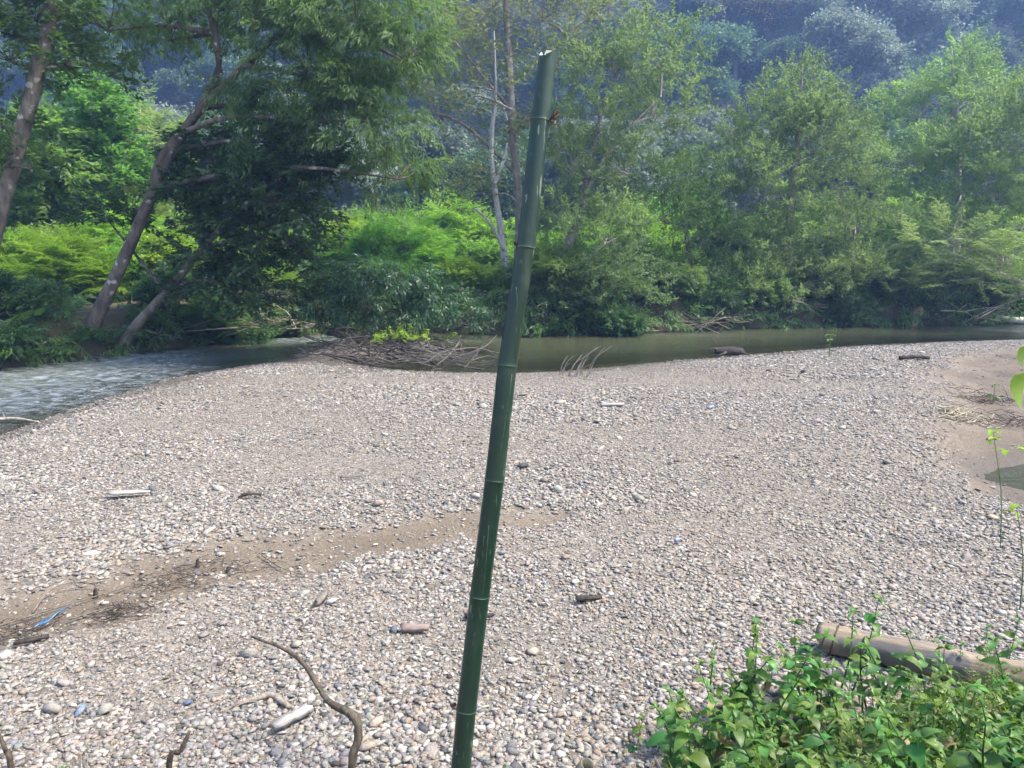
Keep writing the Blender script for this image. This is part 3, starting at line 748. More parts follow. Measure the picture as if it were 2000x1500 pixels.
# feathery trees at the right
def feathery(label, trunk, rad, bl, size=1.0, mat='feather_leaf', bark='bark_grey', kind='fine'):
    return build_tree('feathery_tree', label, 'tree', trunk[0], [(trunk, rad)], bl, kind, size * .85, M[mat], M[bark], limb_r=.05, up=.38 if kind == 'fine' else .12, thin=.68 if kind == 'fine' else .62)
tp = [at_y(u, v, 26.5) for u, v in ((1530, 618), (1535, 500), (1545, 380), (1560, 250), (1568, 120))]
feathery('tall pointed feathery tree standing clear against the hazy hill, right of centre', tp, [.18, .15, .12, .08, .02],
         [PB(1560, 170, 26.5, 35, 40, .7, 8, 8), PB(1525, 235, 26.5, 70, 50, 1.2, 11, 9), PB(1600, 250, 26.5, 70, 50, 1.2, 11, 9), PB(1490, 290, 26.3, 90, 70, 1.6, 14, 10), PB(1590, 300, 26.3, 110, 70, 1.7, 17, 10), PB(1640, 380, 26.3, 90, 70, 1.6, 13, 10),
          PB(1530, 390, 26, 110, 70, 1.7, 17, 10), PB(1460, 420, 26, 80, 70, 1.4, 12, 10), PB(1600, 470, 26, 100, 60, 1.6, 14, 10), PB(1500, 500, 25.8, 100, 60, 1.5, 14, 9), PB(1560, 560, 25, 110, 40, 1.4, 14, 10), PB(1450, 570, 24.6, 80, 35, 1.2, 11, 10), PB(1640, 560, 25, 80, 40, 1.2, 11, 10), PB(1450, 330, 26.4, 50, 40, 1, 6, 8), PB(1620, 270, 26.4, 60, 40, 1, 7, 8)])
tp = [at_y(u, v, 28.5) for u, v in ((1862, 610), (1866, 450), (1868, 300), (1864, 200), (1858, 90))]
feathery('broad feathery tree with pale trunk showing near its top, far right', tp, [.22, .19, .16, .13, .02],
         [PB(1858, 140, 28.5, 45, 35, 1.0, 8, 8), PB(1815, 200, 29, 65, 45, 1.2, 10, 8), PB(1925, 195, 28.5, 65, 45, 1.3, 10, 9), PB(1790, 230, 28.2, 80, 50, 1.5, 12, 9), PB(1900, 270, 28, 100, 60, 1.8, 14, 10), PB(1780, 320, 28, 110, 60, 1.8, 16, 10),
          PB(1880, 370, 27.8, 120, 60, 1.9, 17, 10), PB(1760, 420, 27.6, 110, 60, 1.8, 15, 10), PB(1850, 470, 27.4, 120, 60, 1.8, 15, 10), PB(1740, 510, 27, 90, 50, 1.5, 11, 9), PB(1780, 560, 26.2, 100, 40, 1.4, 12, 10), PB(1870, 540, 26.6, 100, 40, 1.4, 12, 10)], bark='bark_white')
tp = [at_y(u, v, 25.5) for u, v in ((2090, 640), (2080, 500), (2060, 350), (2040, 220), (2020, 130))]
feathery('feathery tree at the right edge of the view with sweeping branches', tp, [.25, .2, .16, .1, .03],
         [PB(2000, 220, 25.8, 70, 50, 1.3, 12, 9), PB(1960, 290, 25.5, 80, 60, 1.5, 13, 10), PB(2020, 300, 25.2, 90, 80, 1.6, 14, 10), PB(1950, 390, 25.2, 90, 60, 1.5, 14, 10), PB(1990, 450, 24.8, 100, 60, 1.5, 14, 10), PB(2050, 180, 25.5, 80, 80, 1.5, 8, 9)])
tp = [at_y(u, v, 23.6) for u, v in ((2130, 640), (2090, 590), (2000, 555), (1920, 520), (1850, 490))]
feathery('low leaning feathery branch arching over the water at the right edge', tp, [.16, .13, .09, .06, .02],
         [PB(1960, 510, 23.5, 90, 50, 1.2, 14, 10), PB(1860, 480, 23.8, 90, 40, 1.2, 13, 9), PB(1900, 550, 23.6, 110, 35, 1.1, 14, 9), PB(1820, 530, 24, 70, 35, 1.0, 9, 9), PB(1990, 580, 23.2, 60, 30, .9, 8, 8)], .85, kind='feather')
tp = [at_y(u, v, 25.2) for u, v in ((1345, 628), (1350, 540), (1340, 450), (1335, 360))]
feathery('shorter bright feathery tree between the leaning tree and the tall pointed one', tp, [.12, .1, .07, .02],
         [PB(1330, 370, 25.4, 70, 50, 1.2, 11, 9), PB(1390, 400, 25.3, 60, 50, 1.1, 10, 9), PB(1290, 430, 25.2, 80, 50, 1.3, 12, 9), PB(1370, 480, 25, 90, 50, 1.3, 13, 9), PB(1290, 520, 24.8, 80, 45, 1.2, 11, 9), PB(1400, 545, 24.6, 80, 40, 1.2, 10, 9)], .8, 'mid_leaf')
tp = [at_y(u, v, 24.6) for u, v in ((1680, 625), (1672, 560), (1665, 500), (1670, 440))]
feathery('low thin feathery tree on the bank between the two tallest right-hand trees', tp, [.09, .07, .05, .015],
         [PB(1670, 450, 24.8, 60, 40, 1.0, 8, 8), PB(1640, 520, 24.6, 80, 40, 1.1, 10, 8), PB(1720, 540, 24.5, 80, 40, 1.1, 9, 8), PB(1560, 560, 24.5, 80, 35, 1.0, 8, 8)], .8)

# trees behind at the left
def backtree(label, u, y, vt, vb, wpx, mat, kind='broad', size=.8, n=9):
    k = y / FOC; b = at_y(u, vb, y); b[2] = TZ(b[0], y); t = at_y(u + rng.uniform(-15, 15), vt, y)
    H = vb - vt; bl = []
    for i in range(n):
        f = (i + .5) / n
        ww = wpx * (.35 + .65 * math.sin(math.pi * min(.98, .12 + .8 * f)))
        bl.append(PB(u + rng.uniform(-.55, .55) * ww, vt + H * .92 * f, y - rng.uniform(-.6, 1.2), ww * .55, H * .16, ww * k * .5, 13, 9))
    return build_tree('bank_tree', label, 'tree', b, [([b - np.array([0, 0, .1]), (b + t) / 2 + rng.normal(0, .12, 3), t], [.14, .1, .02])], bl, kind, size, M[mat], M['bark_grey'], limb_r=.04)
backtree('fresh green tree standing behind the leaning trunks near the left edge', 175, 26, 205, 560, 110, 'fresh_leaf')
backtree('pale green tree between the two left-hand trunks, behind the river bank', 60, 24, 280, 600, 110, 'fresh_leaf')
backtree('rounded green tree half hidden behind the leaning trunk', 265, 29, 250, 560, 90, 'feather_leaf', 'feather', 1.0)

# ------------------------------------------------------------------ island bush, shrubs, ferns
tp = [np.array([-2.75, 18.9, -.15]), at_y(795, 620, 18.9), at_y(780, 570, 18.8), at_y(760, 530, 18.7)]
tpb = [at_y(795, 640, 18.9), at_y(770, 590, 18.6), at_y(745, 545, 18.4)]
build_tree('willow_bush', 'dark drooping bush growing on the driftwood heap in the river', 'bush', (-2.75, 18.9, -.2), [(tp, [.08, .06, .05, .02]), (tpb, [.05, .04, .02])],
           [PB(715, 545, 18.6, 75, 30, .9, 17, 12), PB(790, 550, 18.6, 70, 32, .9, 17, 12), PB(650, 580, 18.4, 50, 35, .8, 13, 12), PB(855, 590, 18.5, 60, 28, .8, 14, 12), PB(905, 615, 18.5, 35, 25, .5, 7, 9), PB(625, 620, 18.2, 30, 30, .5, 8, 10), PB(720, 600, 18.3, 80, 40, .8, 13, 10), PB(790, 620, 18.5, 90, 30, .8, 9, 9)],
           'willow', .42, M['bush_leaf'], M['twig_dark'], droop=.4, limb_r=.025, twig=.008)

def shrub_proto(kind, mat, n, size, wide, high, spread=.4):
    root = link('shrub', None); F = Foliage(); T = Tubes()
    bl = []
    for k in range(n):
        a = rng.uniform(0, 6.28); r = wide * rng.random() ** .5 * .65; hh = high * rng.uniform(.35, .85) * (1 - .3 * r / wide)
        bl.append((r * math.cos(a), r * math.sin(a), hh, wide * .38, wide * .38, high * .22, 8, 8))
    blob_foliage(F, T, bl, kind, size, start=np.array([[0, 0, .02], [.05, 0, .3 * high]]), limb_r=.02, twig=.008, spread=spread)
    o = link('stems', T.mesh('stems', M['twig_brown']), root); o['kind'] = 'stuff'
    o = link('crown', F.mesh('crown', M[mat]), root); o['kind'] = 'stuff'
    return root

def zone_of(u):
    for lim, nm in ((330, 'beyond the leaning trunks'), (620, 'above the river bend'), (960, 'beyond the driftwood heap'), (1250, 'behind the bamboo pole'), (1480, 'left of the pointed tree'), (1720, 'behind the pointed tree'), (9999, 'towards the right edge')):
        if u < lim: return nm
_used = {}
def place(proto, x, y, s, label, group, cat='shrub', dz=-.05, rz=None, sz=None):
    if proto.name in _used: o = copy_tree(proto)
    else: o = proto; _used[proto.name] = 1
    o.location = (x, y, TZ(x, y) + dz); o.rotation_euler = (0, 0, rng.uniform(0, 6.28) if rz is None else rz)
    o.scale = (s, s, sz or s); tag(o, label, cat, group); return o

LS = [shrub_proto(k, 'lime_leaf', 9, s, 1.2, 2.2) for k, s in (('feather', .75), ('broad', .5), ('sparse', .6), ('broad', .42))]
DS = [shrub_proto(k, 'mid_leaf', 8, s, 1.0, 1.3) for k, s in (('willow', .45), ('broad', .42), ('feather', .6))]
DK = [shrub_proto(k, 'dark_leaf', 8, s, .9, 1.1) for k, s in (('broad', .38), ('willow', .42))]
for row, (yy, h0) in enumerate(((27.5, .85), (30.5, 1.0), (34, 1.15), (38.5, 1.4))):
    for u in np.arange(-60, 2060, 120 - 8 * row):
        uu = u + rng.uniform(-45, 45); y = yy + rng.uniform(-1.3, 1.3); p = at_y(uu, 560, y)
        if 1230 < uu and row == 0 and rng.random() < .5: continue
        place(LS[rng.integers(0, 4)], p[0], y, h0 * rng.uniform(.75, 1.2), 'sunlit yellow-green shrub in the %s row of the thicket, %s' % (('front', 'second', 'third', 'rear')[row], zone_of(uu)), 'sunlit shrubs behind the far bank')
for u, y, sc_ in ((90, 20.5, .75), (170, 21, .8), (250, 21.5, .75), (330, 22, .8), (40, 21, .9), (420, 22.5, .8), (500, 23.5, .8), (280, 23.5, 1.0), (130, 23, 1.0)):
    place(LS[rng.integers(0, 4)], (u - 1000) / FOC * y, y, sc_, 'lime green shrub on the left bank glowing %s' % {90: 'left of the tall leaning trunk, in front', 170: 'just behind the tall leaning trunk', 250: 'between the two leaning trunks', 330: 'right of the short leaning trunk', 40: 'near the left edge', 420: 'below the dark crown', 500: 'at the river bend', 280: 'at the back between the leaning trunks', 130: 'at the back left of the leaning trunks'}[u], 'lime shrubs behind the left bank')
def farbank_y(x): return float(np.interp(x, FAR[::-1][:, 0][1:], FAR[::-1][:, 1][1:]))
for u in np.arange(560, 2030, 42):
    x = (u - 1000) / FOC * 24; y = farbank_y(x) + rng.uniform(.5, 1.5); x = (u - 1000) / FOC * (y + .3)
    if 600 < u < 700: continue
    k = rng.random()
    if u < 1000: place(LS[rng.integers(0, 4)], x, y + .5, rng.uniform(.4, .6), 'small yellow-green shrub on the crest of the far river bank, %s' % zone_of(u), 'green shrubs along the far bank')
    elif u < 1250: place(DS[rng.integers(0, 3)], x, y, rng.uniform(.6, 1.0), 'low green shrub on the crest of the far river bank, %s' % zone_of(u), 'green shrubs along the far bank')
    else: place((DK if k < .45 else DS)[rng.integers(0, 2)], x, y, rng.uniform(.55, .95), 'dark low shrub overhanging the far waterline, %s' % zone_of(u), 'dark shrubs at the far waterline')
for u, v, y, s in ((1205, 610, 21.8, .95), (1120, 620, 22.0, .7), (1400, 600, 23.4, .8), (1650, 605, 24.2, .8), (560, 600, 21.5, .8), (480, 610, 20.0, .8)):
    p = at_y(u, v, y); place(DK[rng.integers(0, 2)], p[0], y, s, 'dark leafy bush hanging to the water %s' % {1205: 'right of the leaning forked tree', 1120: 'at the foot of the forked tree', 1400: 'beside the far brush tangle', 1650: 'under the low thin tree', 560: 'behind the island bush', 480: 'under the short leaning tree'}[u], 'bushes hanging over the water', 'bush')
for u, v, y, s in ((10, 620, 15.9, .8), (60, 600, 17.0, .7), (-20, 560, 17.0, .9), (330, 600, 19.8, .9), (420, 620, 20.0, .8), (300, 640, 18.7, .5)):
    p = at_y(u, v, y); place((DS + DK)[rng.integers(0, 5)], p[0], y, s, 'shady green shrub on the left bank %s' % {10: 'lowest at the left edge', 60: 'beside the ferns', -20: 'cut by the left edge', 330: 'behind the short leaning trunk', 420: 'under the dark leaves', 300: 'between the leaning trunks'}[u], 'shrubs on the shady left bank')

# ferns
def fern_proto():
    root = link('fern', None)
    me_ = []
    for k in range(10):
        F = Foliage(); a = k * 2.4 + rng.uniform(-.3, .3)
        F.add('fern', [[0, 0, 0]], [[math.cos(a), math.sin(a), rng.uniform(.2, .7)]], [rng.uniform(.55, .85)])
        link('frond', F.mesh('frond', M['fern_leaf']), root)
    return root
FP = fern_proto()
for k, (u, v) in enumerate(((30, 690), (70, 680), (105, 690), (150, 695), (200, 685), (60, 650), (15, 655), (120, 655), (190, 670), (95, 700))):
    p = at_z(u, v, -.05); place(FP, p[0], p[1] + .3, rng.uniform(.8, 1.3), 'dark green fern on the left waterline, %s' % ('nearest the left edge', 'second from the left edge', 'in front of the tall trunk foot', 'left of the tall trunk foot', 'between the trunk feet', 'in the upper row, middle', 'in the upper row at the left', 'upper row beside the tall trunk', 'upper row between the trunks', 'lowest at the water')[k], 'ferns on the left bank', 'fern', dz=.05)

# grass and low herbs behind the far bank and along its edge
F = Foliage()
n = 3000; x = rng.uniform(-26, 28, n); y = rng.uniform(17, 50, n)
df = seg_dist(x, y, FAR); dn = seg_dist(x, y, NEAR); k = (df < dn) & ~inside(x, y, POLY) & (df > .15)
x, y = x[k], y[k]; z = terrain(x, y)
F.add('clump', np.stack([x, y, z + .1], 1), np.stack([rng.normal(0, 1, len(x)), rng.normal(0, 1, len(x)), rng.uniform(.3, 1.2, len(x))], 1), rng.uniform(.35, .8, len(x)))
n = 900; x = rng.uniform(-14, 20, n); y = np.array([farbank_y(a) for a in x]) + rng.uniform(.0, .9, n); z = terrain(x, y)
F.add('willow', np.stack([x, y, z + .12], 1), np.stack([rng.normal(0, .6, n), -np.abs(rng.normal(.5, .5, n)), rng.uniform(-.1, .6, n)], 1), rng.uniform(.4, .8, n))
tag(link('undergrowth', F.mesh('undergrowth', M['mid_leaf'])), 'low green undergrowth covering the far bank', 'undergrowth', kind='stuff')

# ------------------------------------------------------------------ wooded hill
def hill_proto(lm, shape):
    root = link('hill_tree', None); T = Tubes(); F = Foliage(); hgt = 9.0
    wd = {'dome': 3.6, 'tall': 2.6, 'flat': 4.2}[shape]; bl = []
    for k in range(16):
        a = rng.uniform(0, 6.28); r = wd * rng.random() ** .5 * .75
        hh = hgt * {'dome': .78, 'tall': .7, 'flat': .85}[shape] - .35 * r * (1.2 if shape != 'flat' else .4) + rng.uniform(-1, .8) * (1.6 if shape == 'tall' else .8)
        if k > 10: hh *= rng.uniform(.45, .75)
        bl.append((r * math.cos(a), r * math.sin(a), hh, wd * .38, wd * .38, wd * .30, 15, 9))
    tr = spline([[0, 0, -1], [rng.normal(0, .2), rng.normal(0, .2), 3.5], [0, 0, 7]], 8)
    T.add(tr, np.linspace(.2, .1, 8), 7, .08); link('trunk', T.mesh('trunk', M['bark_grey']), root)
    B = Tubes(); blob_foliage(F, None, bl, 'clump', .85, up=.35, spread=.45)
    for b in bl: B.add(spline([tr[4], (tr[5] + np.array(b[:3])) / 2, b[:3]], 5), np.linspace(.11, .04, 5), 5, 0, False)
    o = link('branches', B.mesh('branches', M['bark_grey']), root); o['kind'] = 'stuff'
    o = link('crown', F.mesh('crown', M[lm]), root); o['kind'] = 'stuff'
    return root
HP = [(hill_proto('hill_leaf', 'dome'), 'dark round-crowned'), (hill_proto('hill_pale', 'dome'), 'pale silvery-topped'), (hill_proto('hill_leaf', 'tall'), 'dark narrow'), (hill_proto('hill_pale', 'flat'), 'pale spreading'), (hill_proto('hill_leaf', 'flat'), 'dark spreading'), (hill_proto('hill_brown', 'dome'), 'brownish')]
HWT = np.array([.20, .29, .13, .20, .12, .06])
nh = 0; y = 50.0
while y < 235:
    stp = 6.2 + (y - 50) * .036
    x = -.74 * y - 4 + rng.uniform(0, 3)
    while x < .74 * y + 4:
        xx = x + rng.uniform(-1.6, 1.6); yy = y + rng.uniform(-1.8, 1.8); zz = TZ(xx, yy)
        u, v, dpt = project([xx, yy, zz + 8.5])
        x += stp * rng.uniform(.85, 1.25)
        if project([xx, yy, zz])[1][0] < -130: continue
        proto, nm = HP[rng.choice(6, p=HWT)]
        zone = 'lower' if yy < 95 else ('middle' if yy < 150 else 'upper')
        side = zone_of(project([xx, yy, zz])[0][0])
        s = (.95 + (yy - 50) * .0085) * rng.uniform(.75, 1.25)
        place(proto, xx, yy, s, '%s tree in the hazy forest on the %s slope, %s' % (nm, zone, side), 'forest trees on the hillside', 'tree', dz=-.4)
        nh += 1
    y += stp * .95
print('hill trees', nh)
F = Foliage(); n = 4600
y = 46 + 200 * rng.random(n) ** .8; x = rng.uniform(-.8, .8, n) * y
F.add('clump', np.stack([x, y, terrain(x, y) + .3], 1), np.stack([rng.normal(0, 1, n), rng.normal(0, 1, n), rng.uniform(.3, 1.5, n)], 1), rng.uniform(1.4, 3.2, n))
tag(link('forest_undergrowth', F.mesh('forest_undergrowth', M['hill_leaf'])), 'dark undergrowth between the trees of the hill', 'undergrowth', kind='stuff')

# ------------------------------------------------------------------ bamboo pole
def bamboo_material():
    m, n, out = new_mat('bamboo_green')
    tc = N(n, 'ShaderNodeTexCoord')
    mp = N(n, 'ShaderNodeMapping'); mp.inputs['Scale'].default_value = (1, 1, .10); n.links.new(tc.outputs['Object'], mp.inputs[0])
    n1 = N(n, 'ShaderNodeTexNoise', in_Scale=9.0, in_Detail=4.0); n.links.new(mp.outputs[0], n1.inputs[0])
    col = mixc(n, ramp(n, n1.outputs[0], .3, .7), (.004, .018, .010), (.010, .032, .016))
    n2 = N(n, 'ShaderNodeTexNoise', in_Scale=85.0, in_Detail=3.0); n.links.new(mp.outputs[0], n2.inputs[0])
    n3 = N(n, 'ShaderNodeTexNoise', in_Scale=11.0, in_Detail=2.0); n.links.new(tc.outputs['Object'], n3.inputs[0])
    mm = N(n, 'ShaderNodeMath', operation='MULTIPLY'); n.links.new(ramp(n, n2.outputs[0], .62, .67), mm.inputs[0]); n.links.new(ramp(n, n3.outputs[0], .50, .62), mm.inputs[1])
    n4 = N(n, 'ShaderNodeTexNoise', in_Scale=5.0, in_Detail=7.0, in_Roughness=.7); n.links.new(tc.outputs['Object'], n4.inputs[0])
    mb = N(n, 'ShaderNodeMath', operation='MULTIPLY', in_1=.45); n.links.new(ramp(n, n4.outputs[0], .45, .72), mb.inputs[0])
    col = mixc(n, mb.outputs[0], col, (.040, .062, .046))
    n5 = N(n, 'ShaderNodeTexNoise', in_Scale=14.0, in_Detail=6.0); n.links.new(mp.outputs[0], n5.inputs[0])
    mc = N(n, 'ShaderNodeMath', operation='MULTIPLY', in_1=.5); n.links.new(ramp(n, n5.outputs[0], .58, .75), mc.inputs[0])
    col = mixc(n, mc.outputs[0], col, (.045, .055, .018))
    col = mixc(n, mm.outputs[0], col, (.12, .16, .11))
    p = N(n, 'ShaderNodeBsdfPrincipled'); p.inputs['Specular IOR Level'].default_value = .4
    rp = N(n, 'ShaderNodeMapRange', in_1=.3, in_2=.7, in_3=.28, in_4=.55); n.links.new(n4.outputs[0], rp.inputs[0]); n.links.new(rp.outputs[0], p.inputs['Roughness'])
    n.links.new(col, p.inputs['Base Color'])
    bp = N(n, 'ShaderNodeBump', in_Strength=.12, in_Distance=.004); n.links.new(n1.outputs[0], bp.inputs['Height']); n.links.new(bp.outputs[0], p.inputs['Normal'])
    n.links.new(p.outputs[0], out.inputs[0]); return m
M['bamboo'] = bamboo_material()
M['bamboo_ring'] = plain_mat('bamboo_ring', (.07, .11, .075), .6, (.03, .06, .035), 60)
M['bamboo_inner'] = plain_mat('bamboo_inner', (.42, .44, .30), .7)
pole = link('bamboo_pole', None, loc=(-.215, 2.66, 0)); PO = np.array([-.215, 2.66, 0.0])
tag(pole, 'tall dark green bamboo pole, cut at the top, leaning across the middle of the view', 'bamboo pole')
def pole_pt(u, v):
    # the pole leans slightly away: y grows with height
    d = ray(u, v); t = 2.70 / d[1]
    for _ in range(6):
        z = CAMH + d[2] * t; y = 2.66 + .095 * z; t = y / d[1]
    return np.array([d[0] * t, y, CAMH + d[2] * t])
cen = [(1072, 92), (1055, 235), (1027, 483), (991, 713), (966, 937), (937, 1163), (911, 1385), (900, 1500), (894, 1560)]
cp = np.array([pole_pt(*c) for c in cen]); cp[-1] = cp[-2] + (cp[-2] - cp[-3]) * (cp[-2][2] + .25) / (cp[-3][2] - cp[-2][2])
rad = np.array([.0335, .0345, .0355, .037, .038, .039, .0395, .0405, .041])
SEG = 28; th = np.linspace(0, 2 * math.pi, SEG, endpoint=False)
for k in range(len(cen) - 1):
    if k == 7: continue
    a, b = (cp[k], cp[k + 1]) if k < 6 else (cp[6], cp[8])
    ra, rb = (rad[k], rad[k + 1]) if k < 6 else (rad[6], rad[8])
    ts = np.concatenate([[0, .012, .03, .07], np.linspace(.15, .85, 8), [.93, .97, .988, 1]])
    prof = 1 + .045 * np.exp(-ts / .012) + .05 * np.exp(-(1 - ts) / .015) - .012 * np.sin(math.pi * ts)
    ax_ = (b - a) / np.linalg.norm(b - a); e1 = np.cross(ax_, [0, 1.0, 0]); e1 /= np.linalg.norm(e1); e2 = np.cross(ax_, e1)
    V = []
    for t, pr in zip(ts, prof):
        r = (ra + (rb - ra) * t) * pr
        V.append(a + (b - a) * t + r * (np.cos(th)[:, None] * e1 + np.sin(th)[:, None] * e2))
    V = np.array(V) - PO
    if k == 0:   # slanting cut: left side lower, back wall higher with a notch
        s1 = np.cos(th) * e1[0] + np.sin(th) * e2[0]; s2 = np.cos(th) * e1[1] + np.sin(th) * e2[1]
        low = np.clip(.010 - .030 * s1 - .030 * s2, 0, 1) * 1.0 + np.where(np.abs(s1 + .45) < .2, .022, 0)
        for r_ in range(4): V[r_] += ax_ * (low * (1 - r_ / 5))[:, None]
        inner = V[0] - PO * 0; c0 = V[0].mean(0)
        IV = np.concatenate([V[0], c0 + (V[0] - c0) * .80, c0 + (V[6] - V[6].mean(0)) * .80 + ax_ * .10])
        q = np.arange(SEG); qn = (q + 1) % SEG
        IF = np.concatenate([np.stack([q, qn, qn + SEG, q + SEG], 1), np.stack([q + SEG, qn + SEG, qn + 2 * SEG, q + 2 * SEG], 1)])
        link('cut_rim', make_mesh('cut_rim', IV, IF, M['bamboo_inner'], True), pole)
    idx = np.arange(V.shape[0] * SEG).reshape(-1, SEG)
    q = np.stack([idx[:-1], np.roll(idx[:-1], -1, 1), np.roll(idx[1:], -1, 1), idx[1:]], -1).reshape(-1, 4)
    link('internode', make_mesh('internode', V.reshape(-1, 3), q, M['bamboo'], True), pole)
    if 1 <= k <= 6:
        T = Tubes(); rr = rad[k] * 1.045
        loop = a - PO + rr * (np.cos(np.append(th, 0))[:, None] * e1 + np.sin(np.append(th, 0))[:, None] * e2)
        T.add(loop, .0013, 6, 0, False); link('node_ring', T.mesh('node_ring', M['bamboo_ring']), pole)
for pts_ in ([(1000, 728), (993, 780), (984, 840), (977, 885)], [(1008, 560), (1010, 590), (1007, 610)], [(955, 1020), (951, 1075), (944, 1150)], [(946, 1040), (944, 1062)], [(928, 1225), (924, 1250)], [(915, 1400), (912, 1440)]):
    T = Tubes(); q_ = []
    for u_, v_ in pts_:
        c_ = pole_pt(u_, v_); cu = np.interp(v_, [c[1] for c in cen], [c[0] for c in cen]); rr_ = np.interp(v_, [c[1] for c in cen], rad)
        cc_ = pole_pt(cu, v_); off_ = c_[0] - cc_[0]; q_.append(cc_ + np.array([off_, -math.sqrt(max(1e-6, rr_ ** 2 - off_ ** 2)), 0]) - PO)
    T.add(spline(q_, 10), np.linspace(.0014, .0008, 10), 5, .3); link('scratch', T.mesh('scratch', M['bamboo_ring']), pole)
# rootlet tuft at the top node
M['rootlet'] = plain_mat('rootlet', (.10, .055, .035), .8, (.05, .03, .02))
tuft = link('root_tuft', None, pole); base = cp[1] - PO + np.array([.034, -.012, 0])
for k in range(17):
    d = np.array([rng.uniform(.4, 1), rng.uniform(-.9, .2), rng.uniform(-.75, .75)]); d /= np.linalg.norm(d); ln = rng.uniform(.020, .048)
    T = Tubes(); T.add(spline([base - d * .01, base + d * ln * .6, base + d * ln + np.array([0, 0, .006])], 5), np.linspace(.0032, .0012, 5), 5)
    link('rootlet', T.mesh('rootlet', M['rootlet']), tuft)
for nu, nv, sgn in ((1008, 478, -1), (884, 1376, -1)):
    bb = pole_pt(nu, nv) - PO
    T = Tubes(); T.add(spline([bb + [.012, .0, 0], bb + [-.004, -.01, .003], bb + [-.006, -.012, .012]], 5), np.linspace(.008, .004, 5), 7); link('branch_bud', T.mesh('branch_bud', M['rootlet']), pole)

# ------------------------------------------------------------------ sticks near the viewer
def stick(name, label, pts, rads, mat, sides=8, group=None, cat='stick', n=16, wob=.12, twigs=()):
    pts = np.array(pts, float); b = pts[0].copy()
    if twigs: o = link(name, None, loc=b); T = Tubes(); T.add(spline(pts, n) - b, np.interp(np.linspace(0, 1, n), np.linspace(0, 1, len(rads)), rads), sides, wob); link('stem', T.mesh('stem', mat), o)
    else:
        T = Tubes(); T.add(spline(pts, n) - b, np.interp(np.linspace(0, 1, n), np.linspace(0, 1, len(rads)), rads), sides, wob); o = link(name, T.mesh(name, mat), loc=b)
    for tp_, tr_ in twigs:
        T = Tubes(); T.add(spline(np.array(tp_) - b, 8), np.linspace(tr_[0], tr_[1], 8), 6, wob); link('twig', T.mesh('twig', mat), o)
    return tag(o, label, cat, group)
M['stick'] = bark_mat('stick', (.035, .028, .022), (.085, .066, .048), (.075, .085, .05), scale=40, bump=.6)
bp0 = at_depth(688, 1510, 2.15); g0 = np.array([bp0[0] + .01, bp0[1] + .0, TZ(bp0[0], bp0[1]) - .03])
stick('bare_branch', 'bent bare branch rising from the bottom edge left of the bamboo pole', [g0, bp0, at_depth(700, 1440, 2.15), at_depth(690, 1398, 2.15), at_depth(640, 1368, 2.2), at_depth(600, 1305, 2.3), at_depth(560, 1270, 2.36), at_depth(490, 1243, 2.42)],
      [.012, .012, .011, .014, .009, .0075, .0065, .003], M['stick'], n=34, wob=.16)
for (u, v, u2, v2, dp, lab) in ((330, 1505, 370, 1428, 2.1, 'short dark twig poking up at the bottom edge, left of the bent branch'), (22, 1505, -4, 1430, 2.1, 'thin dark twig in the bottom left corner')):
    a = at_depth(u, v, dp); g = np.array([a[0] - .02, a[1], TZ(a[0], a[1]) - .03]); stick('twig', lab, [g, a, at_depth((u + u2) / 2 + 3, (v + v2) / 2, dp), at_depth(u2, v2, dp)], [.009, .008, .007, .004], M['stick'])
# hollow bamboo stub
a = at_depth(1148, 1494, 2.25); T = Tubes()
stub = link('bamboo_stub', None, loc=a); tag(stub, 'dark hollow bamboo stub end at the bottom edge beside the weeds', 'bamboo stub')
d = np.array([-.35, .25, -.75]); g = a + d * (a[2] - TZ(a[0], a[1]) + .05) / .75
ax_ = (a - g) / np.linalg.norm(a - g); e1 = np.cross(ax_, [0, 1.0, 0]); e1 /= np.linalg.norm(e1); e2 = np.cross(ax_, e1)
rg = lambda c, r: c + r * (np.cos(th)[:, None] * e1 + np.sin(th)[:, None] * e2)
V = np.concatenate([rg(g - a, .024), rg(np.zeros(3), .024), rg(np.zeros(3), .018), rg(-ax_ * .12, .018)])
q = np.arange(SEG); qn = (q + 1) % SEG
link('culm', make_mesh('culm', V, np.concatenate([np.stack([q + k * SEG, qn + k * SEG, qn + (k + 1) * SEG, q + (k + 1) * SEG], 1) for k in range(3)]), plain_mat('stub_bark', (.10, .09, .06), .6, (.03, .03, .025), 30), True), stub)

